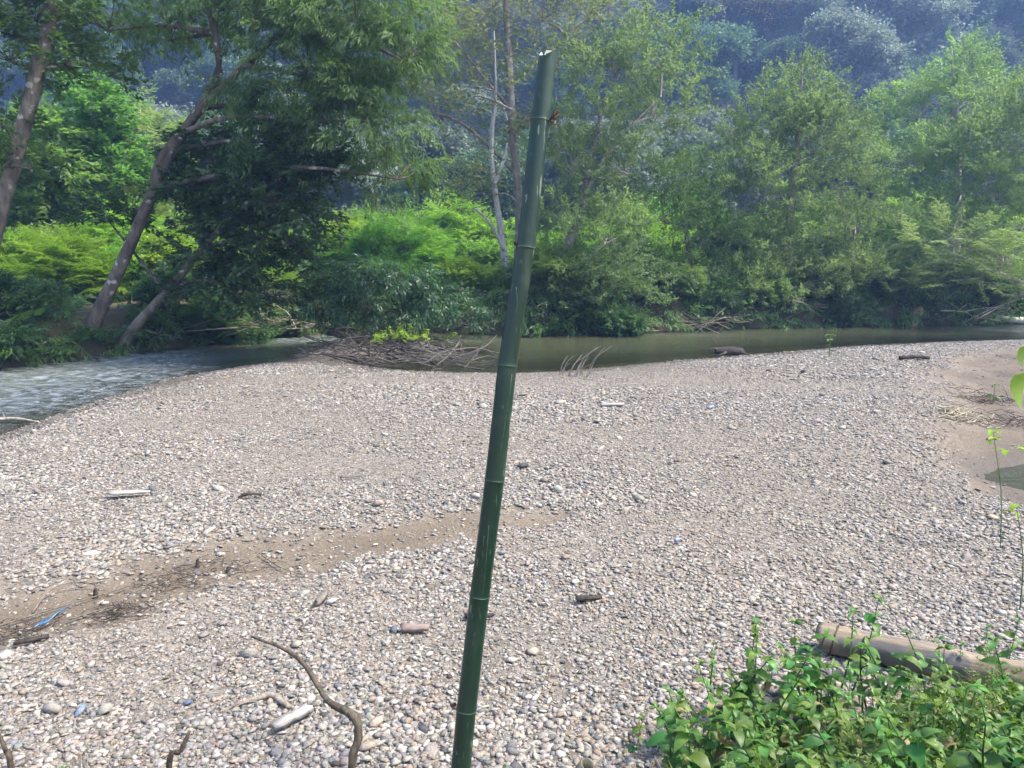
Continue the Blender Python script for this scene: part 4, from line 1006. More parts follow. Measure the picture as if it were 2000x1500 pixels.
# fallen log
def log_material():
    m, n, out = new_mat('log_wood')
    tc = N(n, 'ShaderNodeTexCoord')
    mp = N(n, 'ShaderNodeMapping'); mp.inputs['Scale'].default_value = (.12, 1, 1); n.links.new(tc.outputs['Object'], mp.inputs[0])
    n1 = N(n, 'ShaderNodeTexNoise', in_Scale=22.0, in_Detail=6.0, in_Roughness=.7); n.links.new(mp.outputs[0], n1.inputs[0])
    col = mixc(n, ramp(n, n1.outputs[0], .3, .7), (.14, .105, .07), (.27, .21, .145))
    at = N(n, 'ShaderNodeAttribute', attribute_name='scorch')
    n2 = N(n, 'ShaderNodeTexNoise', in_Scale=9.0, in_Detail=5.0); n.links.new(mp.outputs[0], n2.inputs[0])
    ad = N(n, 'ShaderNodeMath', operation='ADD'); n.links.new(at.outputs['Fac'], ad.inputs[0])
    sb = N(n, 'ShaderNodeMath', operation='MULTIPLY_ADD', in_1=3.0, in_2=-1.5); n.links.new(n2.outputs[0], sb.inputs[0]); n.links.new(sb.outputs[0], ad.inputs[1])
    col = mixc(n, ramp(n, ad.outputs[0], .4, .75), col, mixc(n, n1.outputs[0], (.050, .050, .055), (.17, .155, .14)))
    p = N(n, 'ShaderNodeBsdfPrincipled'); p.inputs['Roughness'].default_value = .8; n.links.new(col, p.inputs['Base Color'])
    bp = N(n, 'ShaderNodeBump', in_Strength=.5, in_Distance=.01); n.links.new(n1.outputs[0], bp.inputs['Height']); n.links.new(bp.outputs[0], p.inputs['Normal'])
    n.links.new(p.outputs[0], out.inputs[0]); return m
M['log'] = log_material()
l0 = at_z(1598, 1236, .12); l1 = at_z(1965, 1322, .15)
l0[2] = TZ(l0[0], l0[1]) + .072; l1[2] = TZ(l1[0], l1[1]) + .082
LL = np.linalg.norm(l1 - l0) + .55; S = 32; nr = 46
xs = np.linspace(0, LL, nr); f = xs / LL
V = []; SCR = []
th2 = np.linspace(0, 2 * math.pi, S, endpoint=False)
for k, x in enumerate(xs):
    r = .074 + .010 * f[k] + .005 * math.sin(5 * x) + .004 * math.sin(13 * x + 1) + (.006 if abs(x - .62) < .03 else 0)
    rr = r * (1 + .05 * np.sin(3 * th2 + 2 * x) + .035 * np.sin(7 * th2 + .6 * x) + .022 * rng.normal(0, 1, S))
    xx = np.full(S, x)
    if k == 0: xx = x + .05 * rng.random(S) * (np.sin(th2) < .6)
    V.append(np.stack([xx, rr * np.cos(th2), rr * np.sin(th2)], 1))
    SCR.append(np.full(S, .8 if .20 < x < .72 else (.35 if .1 < x < .2 else 0.05)) * np.where(np.sin(th2) > .75, .55, 1))
V = np.array(V); ring0 = V[0].copy(); cap = [ring0 * np.array([1, k, k]) + np.array([.012 * rng.random() + (1 - k) * .12, 0, 0]) for k in (.7, .35, .02)]
allv = np.concatenate([V.reshape(-1, 3)] + cap)
idx = np.arange(nr * S).reshape(nr, S); rings = [idx[0]] + [nr * S + k * S + np.arange(S) for k in range(3)]
fs = [np.stack([idx[:-1], np.roll(idx[:-1], -1, 1), np.roll(idx[1:], -1, 1), idx[1:]], -1).reshape(-1, 4)]
for a, b in zip(rings[:-1], rings[1:]): fs.append(np.stack([a, b, np.roll(b, -1), np.roll(a, -1)], 1))
log = link('fallen_log', None, loc=l0); ang = math.atan2(l1[1] - l0[1], l1[0] - l0[0])
log.rotation_euler = (0, -math.atan2(l1[2] - l0[2], np.hypot(*(l1 - l0)[:2])), ang); tag(log, 'thick pale log with dark scorched middle lying behind the weeds', 'log')
link('log_body', make_mesh('log_body', allv, np.concatenate(fs), M['log'], True, {'scorch': np.concatenate([np.concatenate(SCR), np.zeros(3 * S)])}), log)
T = Tubes(); lp = np.append(th2, 0); T.add(np.stack([.085 + .02 * np.sin(lp), .081 * np.cos(lp), .083 * np.sin(lp)], 1), .0045, 6, 0, False); link('wire_band', T.mesh('wire_band', M['twig_dark']), log)

# ------------------------------------------------------------------ wood scraps and litter on the bar
def wood_scrap(name, label, u, v, length, width, thick, turn, mat, taper=.6, cat='driftwood', lift=.01, bend=0., seg=9):
    p = at_z(u, v, 0); x, y = p[0], p[1]; z = TZ(x, y)
    xs = np.linspace(-.5, .5, seg); V = []
    for k, s in enumerate(xs):
        wv = width * (1 - (1 - taper) * (k / (seg - 1))) * (1 + .12 * rng.normal()) * .5; tv = thick * (1 + .15 * rng.normal()) * .5
        e = .6 if k in (0, seg - 1) else 1
        zc = bend * (1 - 4 * s * s); j = .05 * width * rng.normal()
        V += [[s * length, -wv * e + j, zc - tv], [s * length, wv * e + j, zc - tv], [s * length + .01 * rng.normal(), wv * .8 * e + j, zc + tv], [s * length, -wv * .8 * e + j, zc + tv * .8]]
    V = np.array(V); F_ = []
    for k in range(seg - 1):
        for e in range(4): F_.append([4 * k + e, 4 * k + (e + 1) % 4, 4 * k + 4 + (e + 1) % 4, 4 * k + 4 + e])
    F_ += [[3, 2, 1, 0], [4 * seg - 4, 4 * seg - 3, 4 * seg - 2, 4 * seg - 1]]
    o = link(name, make_mesh(name, V, np.array(F_), mat, False), loc=(x, y, z + thick * .5 + lift + .012)); o.rotation_euler = (rng.normal(0, .08), rng.normal(0, .06), turn)
    return tag(o, label, cat)
def grainy(name, a, b):
    m = bark_mat(name, a, b, scale=30, bump=.4); m.node_tree.nodes['Mapping'].inputs['Scale'].default_value = (.15, 1, 1); return m
M['wood_white'] = grainy('wood_white', (.32, .295, .26), (.48, .45, .41)); M['wood_grey'] = grainy('wood_grey', (.15, .13, .11), (.27, .24, .21)); M['wood_pink'] = grainy('wood_pink', (.24, .17, .14), (.38, .31, .27))
wood_scrap('wood_board', 'whitish split board lying flat on the gravel at the left', 252, 956, .36, .10, .02, R(12), M['wood_white'], .35, lift=.03)
wood_scrap('driftwood_chip', 'upright grey wood chip beside a white stone', 627, 1168, .15, .045, .035, R(82), M['wood_grey'], .9)
wood_scrap('driftwood_chip', 'pink-banded oval driftwood chip next to a dark round pebble', 810, 1227, .16, .055, .03, R(-6), M['wood_pink'], .6)
wood_scrap('driftwood_block', 'pale squared driftwood block below the bent branch', 572, 1405, .20, .05, .04, R(48), M['wood_white'], .8)
wood_scrap('driftwood_chip', 'long thin grey slat lying flat on the gravel, middle left', 690, 927, .26, .03, .012, R(5), M['wood_grey'], .5)
wood_scrap('driftwood_chip', 'dark curled bark strip on the left gravel, right of the board', 487, 962, .2, .05, .02, R(20), M['twig_dark'], .5, bend=.02)
wood_scrap('driftwood_chip', 'white flat stone-like chip far out on the gravel right of the pole', 1195, 785, .34, .10, .03, R(5), M['wood_white'], .8)
wood_scrap('driftwood_chip', 'dark scrap lying near the far tip of the gravel bar', 1787, 694, .6, .10, .06, R(-3), M['twig_dark'], .6, bend=.03)
for u, v, t, lab in ((1150, 1178, R(15), 'black charred bark flake on the gravel right of the pole'), (935, 1203, R(-4), 'dark brown stick scrap just right of the pole'), (60, 1243, R(30), 'dark thin bark sheet at the left end of the sand strip')):
    wood_scrap('bark_flake', lab, u, v, .17, .05, .02, t, M['twig_dark'], .4, 'bark')
p = [at_z(u, v, .03) for u, v in ((455, 1362), (500, 1350), (530, 1345), (565, 1368))]
for q_ in p: q_[2] = TZ(q_[0], q_[1]) + .022
stick('driftwood_branch', 'short bleached driftwood branch on the pebbles left of the bent branch', p, [.008, .014, .018, .012], M['twig_pale'], cat='driftwood')
# blue plastic strip
p0 = at_z(58, 1212, 0); p1 = at_z(128, 1178, 0); nn = 12; V = []
for k in range(nn):
    f = k / (nn - 1); c = p0 + (p1 - p0) * f; wv = .028 * math.sin(math.pi * (.12 + .8 * (1 - f))) + .004
    zz = TZ(c[0], c[1]) + .025 + .04 * f + .008 * math.sin(9 * f)
    V += [[c[0] - .1 * wv, c[1] - wv * .9, zz], [c[0], c[1], zz + .018 * math.sin(math.pi * f) + .003], [c[0] + .15 * wv, c[1] + wv * .9, zz + .004]]
V = np.array(V); V = np.concatenate([V, V - [0, 0, .003]]); m0 = 3 * nn; F_ = []
for k in range(nn - 1):
    for e in (0, 1):
        F_ += [[3 * k + e, 3 * k + e + 1, 3 * k + 4 + e, 3 * k + 3 + e], [m0 + 3 * k + 3 + e, m0 + 3 * k + 4 + e, m0 + 3 * k + e + 1, m0 + 3 * k + e]]
    F_ += [[3 * k, 3 * k + 3, m0 + 3 * k + 3, m0 + 3 * k], [3 * k + 5, 3 * k + 2, m0 + 3 * k + 2, m0 + 3 * k + 5]]
tag(link('plastic_strip', make_mesh('plastic_strip', V, np.array(F_), plain_mat('blue_plastic', (.018, .07, .14), .35, (.03, .10, .18), 12, .5), True)), 'crumpled blue plastic strip on the sand at the left edge', 'plastic strip')
M['blue_scrap'] = plain_mat('blue_scrap', (.13, .18, .30), .5, (.20, .24, .33), 30)
for u, v, s, lab in ((1388, 792, .12, 'small pale blue plastic scrap far out on the gravel right of the pole'), (1322, 1064, .05, 'tiny blue plastic scrap on the gravel in front of the weeds')):
    wood_scrap('plastic_scrap', lab, u, v, s, s * .55, .03, R(25), M['blue_scrap'], .7, 'plastic scrap', seg=5)

# long stems lying on the sand strip
for k, (pp, lab) in enumerate((([(-20, 1205), (90, 1170), (180, 1145), (280, 1118)], 'long pale dry stem lying along the sand strip'), ([(60, 1172), (100, 1140), (160, 1128), (210, 1128)], 'curved dry stem arching over the sand at the left'),
                               ([(130, 1190), (190, 1172), (250, 1158)], 'short dry stem beside the blue plastic strip'), ([(505, 1062), (545, 1088), (590, 1108), (600, 1095)], 'thin curled root on the sand strip'))):
    pts = [at_z(u, v, 0) for u, v in pp]
    for j, q_ in enumerate(pts): q_[2] = TZ(q_[0], q_[1]) + .02 + (.05 * math.sin(math.pi * j / (len(pts) - 1)) if k == 1 else .008)
    stick('dead_stalk', lab, pts, [.006, .005, .004, .0025], M['twig_brown'], 6, cat='stalk')
def twig_heap(name, label, spots, n, ln, r, mat, hgt, cat='debris', leaves=0):
    """a tangle too fine to pick apart"""
    T = Tubes()
    for (x, y, sx, sy) in spots:
        for k in range(n):
            c = np.array([x + rng.normal(0, sx), y + rng.normal(0, sy), 0]); c[2] = TZ(c[0], c[1]) + hgt * abs(rng.normal(0, .5)) * math.exp(-((c[0] - x) / (1.6 * sx)) ** 2)
            a = rng.uniform(0, 6.28) if rng.random() < .5 else rng.normal(0, .5); l = ln * rng.uniform(.4, 1.3)
            d = np.array([math.cos(a), math.sin(a), rng.normal(0, .25)]); b = rng.normal(0, .12, 3) * l
            T.add(spline([c - d * l / 2, c + b, c + d * l / 2], 5), np.linspace(r * rng.uniform(.5, 1.2), r * .4, 5), 5, .1, False)
    return tag(link(name, T.mesh(name, mat)), label, cat, kind='stuff')
q = lambda u, v: at_z(u, v, 0)[:2]
a, b, c, d = q(345, 1118), q(235, 1175), q(25, 1215), q(420, 1090)
twig_heap('root_litter', 'dark tangles of rootlets and dead leaves along the sand strip', [(*a, .16, .10), (*b, .10, .08), (*c, .15, .12), (*d, .3, .10)], 110, .11, .0025, M['twig_dark'], .08)
a, b = q(560, 1075), q(300, 1140)
twig_heap('fine_litter', 'fine dry stalks scattered on the sand strip', [(*a, .5, .18), (*b, .6, .15)], 60, .10, .0015, M['twig_brown'], .01)
for u, v, hh in ((183, 1140, .075), (383, 1083, .07), (443, 1092, .05)):
    p = at_z(u, v, 0); z = TZ(p[0], p[1])
    stick('mud_stub', {183: 'dark upright stub sticking from the sand, nearest the left edge', 383: 'dark upright stub behind the rootlet tangle', 443: 'small black stub right of the rootlet tangle'}[u],
          [[p[0], p[1], z - .02], [p[0] + .004, p[1], z + hh * .6], [p[0] + .012, p[1], z + hh]], [.016, .013, .006], M['twig_dark'], cat='stub', wob=.3, n=8)
# loose straw over the whole bar
T = Tubes()
for k in range(420):
    y = 2.6 + 9 * rng.random() ** 1.6; x = rng.uniform(-.7, .7) * y; l = rng.uniform(.04, .16); a = rng.uniform(0, 3.14)
    if (x > 1 and y < 3.4): continue
    z = TZ(x, y) + .03; e = np.array([math.cos(a), math.sin(a), rng.normal(0, .1)]) * l / 2; cc = np.array([x, y, z])
    T.add(spline([cc - e, cc + rng.normal(0, .01, 3), cc + e], 4), [.0022, .002, .002, .001], 4, 0, False)
tag(link('straw_litter', T.mesh('straw_litter', M['twig_pale'])), 'loose bleached straw and twigs strewn over the gravel', 'litter', kind='stuff')

# ------------------------------------------------------------------ driftwood heap in the river
LOGS = [((600, 697), (690, 680), (760, 672), (880, 690), .05, 'pale'), ((640, 650), (700, 662), (760, 668), (840, 668), .07, 'brown'), ((675, 640), (720, 665), (750, 690), (790, 702), .035, 'pale'), ((690, 690), (760, 680), (830, 700), (900, 718), .04, 'dark'),
        ((620, 690), (680, 700), (740, 715), (800, 722), .05, 'dark'), ((760, 700), (850, 690), (920, 680), (975, 690), .03, 'brown'), ((840, 725), (880, 690), (895, 670), (900, 655), .025, 'pale'), ((700, 715), (780, 705), (860, 712), (940, 722), .035, 'dark'),
        ((650, 672), (720, 690), (800, 690), (870, 678), .03, 'brown'), ((880, 700), (915, 690), (950, 675), (970, 655), .02, 'pale'), ((740, 655), (790, 672), (850, 680), (930, 700), .03, 'brown'), ((720, 640), (735, 665), (760, 690), (770, 720), .03, 'dark'),
        ((850, 660), (870, 680), (885, 700), (900, 725), .018, 'pale'), ((600, 688), (640, 676), (690, 668), (740, 664), .04, 'dark')]
ADJ = ['longest pale', 'thick brown', 'slanting bleached', 'dark lower', 'dark front', 'thin brown outer', 'upright pale', 'dark long front', 'crossing brown', 'thin upright pale', 'sloping brown', 'dark slanting', 'thin bleached', 'dark rear']
for k, (a, b, c, d, r, mt) in enumerate(LOGS):
    pts = []
    for j, (u, v) in enumerate((a, b, c, d)):
        y = np.interp(v, [640, 665, 690, 725], [19.0, 18.4, 17.2, 15.7]); pts.append(at_y(u, v, y))
    stick('driftwood_branch', '%s branch in the driftwood heap under the river bush' % ADJ[k], pts, [r, r * .9, r * .75, r * .4], M['twig_' + {'pale': 'grey'}.get(mt, mt)], 8, 'branches of the river driftwood heap', 'driftwood', 14)
def hz(x0, y0, n, sx, sy, ln, r, mat, name, label, top=.45):
    T = Tubes()
    for k in range(n):
        x = x0 + rng.normal(0, sx); y = y0 + rng.normal(0, sy); z = max(TZ(x, y), WZ) + top * rng.random() * math.exp(-((x - x0) / (1.8 * sx)) ** 2)
        l = ln * rng.uniform(.3, 1.3); a = rng.normal(-.1, .9); d = np.array([math.cos(a), math.sin(a), rng.normal(0, .3)]); cc = np.array([x, y, z])
        T.add(spline([cc - d * l / 2, cc + rng.normal(0, .06, 3) * l, cc + d * l / 2], 5), np.linspace(r * rng.uniform(.5, 1.3), r * .3, 5), 5, .1, False)
    return tag(link(name, T.mesh(name, mat)), label, 'debris', kind='stuff')
hz(-3.1, 17.3, 150, .95, .6, 1.0, .016, M['twig_dark'], 'heap_twigs', 'dark packed twigs of the river driftwood heap', .36)
hz(-1.6, 16.5, 130, .75, .5, .8, .010, M['twig_grey'], 'heap_brush', 'brown brushwood at the open side of the driftwood heap', .28)
F = Foliage(); n = 26; x = rng.normal(-2.4, .35, n); y = rng.normal(17.4, .25, n)
F.add('broad', np.stack([x, y, np.full(n, .05)], 1), np.stack([rng.normal(0, 1, n), rng.normal(0, 1, n), rng.uniform(.2, 1, n)], 1), rng.uniform(.25, .4, n))
tag(link('heap_weed', F.mesh('heap_weed', M['lime_leaf'])), 'small green weed sprouting from the driftwood heap', 'weed', kind='stuff')

# pale dry tuft at the edge of the bar
tf = link('dry_tuft', None, loc=(*at_z(1115, 728, -.2)[:2], -.2)); tag(tf, 'tuft of bleached bare stems leaning right at the waterline', 'dry plant')
bl_ = np.array(tf.location)
for k in range(15):
    u0 = 1092 + rng.uniform(0, 60); b = at_z(u0, 728 + rng.uniform(-6, 10), -.2) - bl_; b[2] = TZ(*(b + bl_)[:2]) - bl_[2] - .02
    ln = rng.uniform(.25, .75); lean = rng.uniform(.25, .8)
    T = Tubes(); T.add(spline([b, b + np.array([lean * .35, rng.normal(0, .1), .5]) * ln, b + np.array([lean, rng.normal(0, .2), .85]) * ln], 7), np.linspace(.009, .003, 7), 5, .1); link('stem', T.mesh('stem', M['twig_pale']), tf)
# dark stump in the shallows
p = at_z(1425, 690, WZ); V = []; nr, S = 10, 14
for k in range(nr):
    f = k / (nr - 1); r = .24 * math.sin(math.pi * (.08 + .84 * f)) ** .6
    for t in np.linspace(0, 2 * math.pi, S, endpoint=False): V.append([(f - .5) * .95, r * math.cos(t) * (1 + .2 * rng.normal() * .5), max(-.1, r * .75 * math.sin(t) * (1 + .15 * rng.normal()))])
idx = np.arange(nr * S).reshape(nr, S); fs = np.stack([idx[:-1], np.roll(idx[:-1], -1, 1), np.roll(idx[1:], -1, 1), idx[1:]], -1).reshape(-1, 4)
st = link('sunken_stump', None, loc=(p[0], p[1], WZ + .04)); st.scale = (.72, .72, .72); tag(st, 'dark waterlogged stump lying at the river edge right of the pole', 'stump')
link('stump_body', make_mesh('stump_body', np.array(V), fs, M['twig_dark'], True), st)
for e in ([(-.35, 0, .05), (-.55, -.1, .12), (-.72, -.1, .10)], [(.3, -.1, 0), (.5, -.15, -.05), (.62, -.2, -.1)], [(-.2, -.2, 0), (-.3, -.35, -.02), (-.5, -.4, -.06)]):
    T = Tubes(); T.add(spline(e, 8), np.linspace(.05, .015, 8), 6, .15); link('root', T.mesh('root', M['twig_dark']), st)

# brush and logs along the far bank
def brush(u, v, y, n, ln, label, mat='twig_brown', spread=2.0, grp='brushwood on the far bank'):
    c0 = at_y(u, v, y); root = link('brush_pile', None, loc=c0); tag(root, label, 'brush pile', grp)
    for k in range(n):
        a = rng.normal(0, .35) + (math.pi if rng.random() < .3 else 0); l = ln * rng.uniform(.4, 1.1); c = np.array([rng.normal(0, spread * .35), rng.normal(0, .3), abs(rng.normal(0, .14))])
        d = np.array([math.cos(a), rng.normal(0, .3), rng.normal(.12, .3)])
        T = Tubes(); T.add(spline([c - d * l / 2, c + rng.normal(0, .08, 3) * l, c + d * l / 2], 7), np.linspace(.022, .006, 7) * rng.uniform(.6, 1.3), 5, .1); link('stick', T.mesh('stick', M[mat]), root)
brush(1330, 640, 22.6, 26, 1.8, 'tangle of bare sticks at the far waterline right of the pole')
brush(1420, 628, 23.2, 14, 1.1, 'arching bare sticks beside the far brush tangle', spread=1.0)
brush(560, 640, 20.8, 18, 1.3, 'dead sticks drooping to the water behind the driftwood heap', 'twig_pale', 1.3)
brush(440, 640, 19.6, 18, 1.4, 'dead branches trailing in the riffle below the dark leaves', 'twig_brown', 1.5)
brush(1560, 610, 24.0, 12, 1.3, 'few dead sticks under the tall pointed tree', 'twig_brown', 1.6)
brush(310, 655, 18.4, 12, 1.0, 'short dead sticks between the two leaning trunks', 'twig_brown', 1.0)
brush(925, 640, 20.6, 16, 1.2, 'dry sticks at the far waterline left of the pole', 'twig_dark', 1.2)
brush(1900, 615, 24.6, 9, 2.6, 'long bare branches at the far waterline, far right', 'twig_pale', 1.8)
stick('fallen_tree', 'pale fallen trunk end at the right edge of the far waterline', [at_y(1945, 618, 24.8), at_y(1980, 625, 24.5), at_y(2060, 628, 24.2)], [.06, .10, .13], M['bark_white'], cat='fallen trunk')
stick('broken_root', 'tan broken root standing on the far bank under the right-hand trees', [at_y(1775, 640, 24.3), at_y(1785, 618, 24.4), at_y(1800, 602, 24.4)], [.20, .17, .12], bark_mat('root_tan', (.20, .13, .08), (.34, .24, .16)), cat='root', wob=.3)
c0 = at_z(25, 818, -.3); stick('driftwood_branch', 'thin bare branch lying in the shallows at the left edge', [at_z(-40, 822, -.3), c0, at_z(75, 824, -.28)], [.02, .03, .015], M['twig_pale'], cat='driftwood', twigs=[([at_z(10, 818, -.3), at_z(5, 800, -.22), at_y(22, 798, 10.6)], (.01, .004)), ([at_z(-10, 818, -.3), at_y(-5, 790, 10.4)], (.012, .005))])

# right-hand muddy edge
stick('driftwood_branch', 'grey branch lying on the mud beside the small pool', [at_z(1890, 820, -.2), at_z(1930, 832, -.2), at_z(1975, 848, -.22)], [.03, .035, .02], M['twig_dark'], cat='driftwood')
twig_heap('mud_litter', 'dark rootlets and dead leaves on the mud by the pool', [(*at_z(1925, 782, -.2)[:2], .28, .22), (*at_z(1960, 835, -.25)[:2], .4, .15)], 120, .22, .005, M['twig_dark'], .14)
T = Tubes(); c0 = at_z(1878, 822, -.15)
for k in range(80):
    c = np.array([c0[0] + rng.normal(0, .17), c0[1] + rng.normal(0, .2), 0]); c[2] = TZ(c[0], c[1]) + abs(rng.normal(0, .05)); a = rng.normal(-.1, .8); d = np.array([math.cos(a), math.sin(a), rng.normal(0, .25)]) * rng.uniform(.08, .24)
    T.add(spline([c - d, c + rng.normal(0, .03, 3), c + d], 5), np.linspace(.008, .004, 5), 4, 0, False)
tag(link('straw_heap', T.mesh('straw_heap', plain_mat('straw', (.36, .32, .22), .8, (.24, .20, .14)))), 'pale yellowish straw heap on the mud at the right', 'straw', kind='stuff')

# ------------------------------------------------------------------ weeds
def leaf_mesh(ln, wd, curl, name='leaf', mat='weed_leaf', heart=.25):
    prof = [(0, .02), (.10, .55 + heart), (.28, 1.0), (.5, .92), (.72, .6), (.9, .22), (1, .0)]
    V = []; 
    for t, wv in prof:
        z = curl * ln * (t * .6 - t * t)
        for e in (-1, 0, 1): V.append([t * ln, e * wv * wd * .5, z + (.10 * wd * wv if e else 0)])
    V = np.array(V); idx = np.arange(len(V)).reshape(-1, 3); F_ = []
    for k in range(len(prof) - 1):
        for e in (0, 1): F_.append([idx[k, e], idx[k, e + 1], idx[k + 1, e + 1], idx[k + 1, e]])
    return make_mesh(name, V, np.array(F_), M[mat], True, {'tint': np.full(len(V), rng.random())})
M['dead_leaf'] = leaf_mat('dead_leaf', (.13, .10, .045), (.24, .20, .08), .3)
LEAF = [leaf_mesh(1.0, .62, .5), leaf_mesh(1.0, .5, 1.2), leaf_mesh(1.0, .7, .8), leaf_mesh(1.0, .34, .7, heart=0), leaf_mesh(1.0, .28, 1.1, heart=-.1), leaf_mesh(1.0, .55, .9)]
DEADL = [leaf_mesh(1.0, .45, 1.6, 'leaf', 'dead_leaf'), leaf_mesh(1.0, .4, -1.2, 'leaf', 'dead_leaf')]
def weed_proto(hgt, nodes, lsize, lean=.15, name='weed', shape=(0, 1, 2, 5)):
    root = link(name, None); top = np.array([rng.normal(0, lean), rng.normal(0, lean), 1.0]) * hgt
    pts = spline([[0, 0, -.05], top * .5 + rng.normal(0, .02, 3), top], 12); T = Tubes(); T.add(pts, np.linspace(.0045, .002, 12), 6)
    link('stem', T.mesh('stem', M['weed_leaf']), root); a0 = rng.uniform(0, 3)
    for k in range(nodes):
        f = .25 + .75 * k / (nodes - 1); p = pts[min(11, int(f * 11))]; a0 += 1.57 + rng.normal(0, .3)
        for e in (0, math.pi):
            if rng.random() < .12: continue
            s = lsize * (1.15 - .6 * f ** 2) * rng.uniform(.5, 1.25)
            o = link('leaf', DEADL[rng.integers(0, 2)] if rng.random() < .06 else LEAF[(shape[rng.integers(0, len(shape))])], root); o.location = p
            o.rotation_euler = (rng.normal(0, .25), rng.uniform(-.35, .45), a0 + e + rng.normal(0, .2)); o.scale = (s, s, s)
    for e in range(2):
        o = link('leaf', LEAF[rng.integers(0, 6)], root); o.location = pts[-1]; s = lsize * .5; o.rotation_euler = (0, -.7, rng.uniform(0, 6)); o.scale = (s, s, s)
    return root
WP = [weed_proto(.30, 5, .095, .3), weed_proto(.24, 4, .12, .25), weed_proto(.20, 5, .075, .3, shape=(3, 4)), weed_proto(.36, 7, .07, .25, shape=(3, 4, 5)), weed_proto(.15, 3, .10, .3), weed_proto(.26, 6, .055, .35), weed_proto(.32, 6, .085, .45, shape=(1, 5)), weed_proto(.22, 6, .045, .4, shape=(0, 5)), weed_proto(.28, 5, .105, .3, shape=(2, 0)), weed_proto(.18, 4, .07, .5, shape=(4, 3))]
TALL = weed_proto(.50, 7, .10, .12)
def put_weed(proto, x, y, s, label, group=None): return place(proto, x, y, s, label, group, 'weed', dz=0)
def ground_hit(u, v):
    d = ray(u, v); t = 1.0
    for _ in range(400):
        p = np.array([0, 0, CAMH]) + d * t
        if p[2] < TZ(p[0], p[1]): break
        t += .02
    return p
# the ones that stand out above the mass
for u, v, s, pr, lab in ((1905, 1290, .42, TALL, 'weed sprig poking up behind the far end of the log'), (1990, 1270, .45, TALL, 'tall sprig behind the log at the right edge of the gravel'), (1850, 1330, .45, TALL, 'sprig with drooping leaves over the pale end of the log'), (1420, 1395, .85, TALL, 'tallest leafy weed at the near end of the weed patch, rising above the pebbles'), (1560, 1350, .8, TALL, 'upright weed just left of the log end'), (1665, 1330, .85, TALL, 'weed standing in front of the banded log'),
                         (1830, 1400, .75, TALL, 'weed with long pointed leaves in front of the scorched log'), (1960, 1330, .6, TALL, 'leafy weed at the right edge behind the log'), (1240, 1470, .55, WP[1], 'small separate weed at the tip of the weed patch, nearest the pole'),
                         (1385, 1330, .7, WP[5], 'thin weed at the outer corner of the weed patch')):
    p = ground_hit(u, v); put_weed(pr, p[0], p[1], s, lab)
k = 0
while k < 240:
    u = rng.uniform(1290, 2040); v = rng.uniform(1345, 1640)
    edge = np.interp(u, [1260, 1330, 1420, 1560, 1750, 1900, 2050], [1560, 1440, 1385, 1370, 1400, 1410, 1400])
    if v < edge: continue
    p = ground_hit(u, v)
    if p[1] < 1.2: continue
    put_weed(WP[rng.integers(0, 10)], p[0], p[1], rng.uniform(.6, 1.3), 'leafy green weed inside the dense weed patch in front of the log', 'weeds of the dense patch at lower right'); k += 1
for u, v, s in ((130, 1530, .45), (170, 1545, .5), (215, 1540, .45), (100, 1560, .4), (985, 1530, .4), (1010, 1540, .4)):
    p = ground_hit(u, v); put_weed(WP[4], p[0], p[1], s, 'tiny weed seedling at the bottom edge on the %s' % ('left' if u < 500 else 'right of the pole'), 'tiny weeds at the bottom edge')
# grass blades and creeping herbs between the weeds
n = 5200; V = np.zeros((n, 4, 3)); tint = rng.random(n)
gu = rng.uniform(.75, 3.2, n); gv = rng.uniform(1.2, 3.25, n)
kk = (gv < 2.95 - .55 * np.abs(gu - 2.0)) & (gu > .62 + .35 * np.abs(gv - 2.2) + .25 * fbm(gu, gv, 2.0)); gu, gv, tint = gu[kk], gv[kk], tint[kk]; n = len(gu); V = V[:n]
b = np.stack([gu, gv, terrain(gu, gv) - .01], 1); a = rng.uniform(0, 6.28, n); l = rng.uniform(.08, .32, n); wv = rng.uniform(.0012, .0032, n)
d = np.stack([np.cos(a) * .55, np.sin(a) * .55, rng.uniform(.4, 1, n)], 1) * l[:, None]; s = np.stack([-np.sin(a), np.cos(a), np.zeros(n)], 1) * wv[:, None]
V[:, 0] = b - s; V[:, 1] = b + s; V[:, 2] = b + d * .6 + s * .8; V[:, 3] = b + d + [0, 0, -.01]
V2 = np.concatenate([V[:, [0, 1, 2, 3]].reshape(-1, 3)])
tag(link('grass', make_mesh('grass', V2, np.arange(len(V2)).reshape(-1, 4), M['grass_leaf'], False, {'tint': np.repeat(tint, 4)})), 'fine grass and stalks among the weeds on the near bank', 'grass', kind='stuff')
F = Foliage(); m_ = min(n, 520); o_ = rng.permutation(n)[:m_]
F.add('feather', b[o_] + np.stack([np.zeros(m_), np.zeros(m_), rng.uniform(.02, .20, m_)], 1), np.stack([rng.normal(0, 1, m_), rng.normal(0, 1, m_), rng.uniform(.2, 1.2, m_)], 1), rng.uniform(.10, .20, m_))
F.add('broad', b[o_[:480]] + np.stack([np.zeros(480), np.zeros(480), rng.uniform(.02, .18, 480)], 1), np.stack([rng.normal(0, 1, 480), rng.normal(0, 1, 480), rng.uniform(.2, 1.2, 480)], 1), rng.uniform(.12, .2, 480))
tag(link('ground_cover', F.mesh('ground_cover', M['weed_leaf'])), 'small-leaved creeping plants under the weeds', 'ground cover', kind='stuff')
# short dead post among the weeds
p = ground_hit(1530, 1420); stick('dead_post', 'grey rotten stake end standing among the weeds', [[p[0], p[1], p[2] - .05], [p[0], p[1], p[2] + .10], [p[0] - .005, p[1] - .01, p[2] + .2]], [.035, .034, .032], M['wood_grey'], 9, cat='stake', wob=.15, n=8)

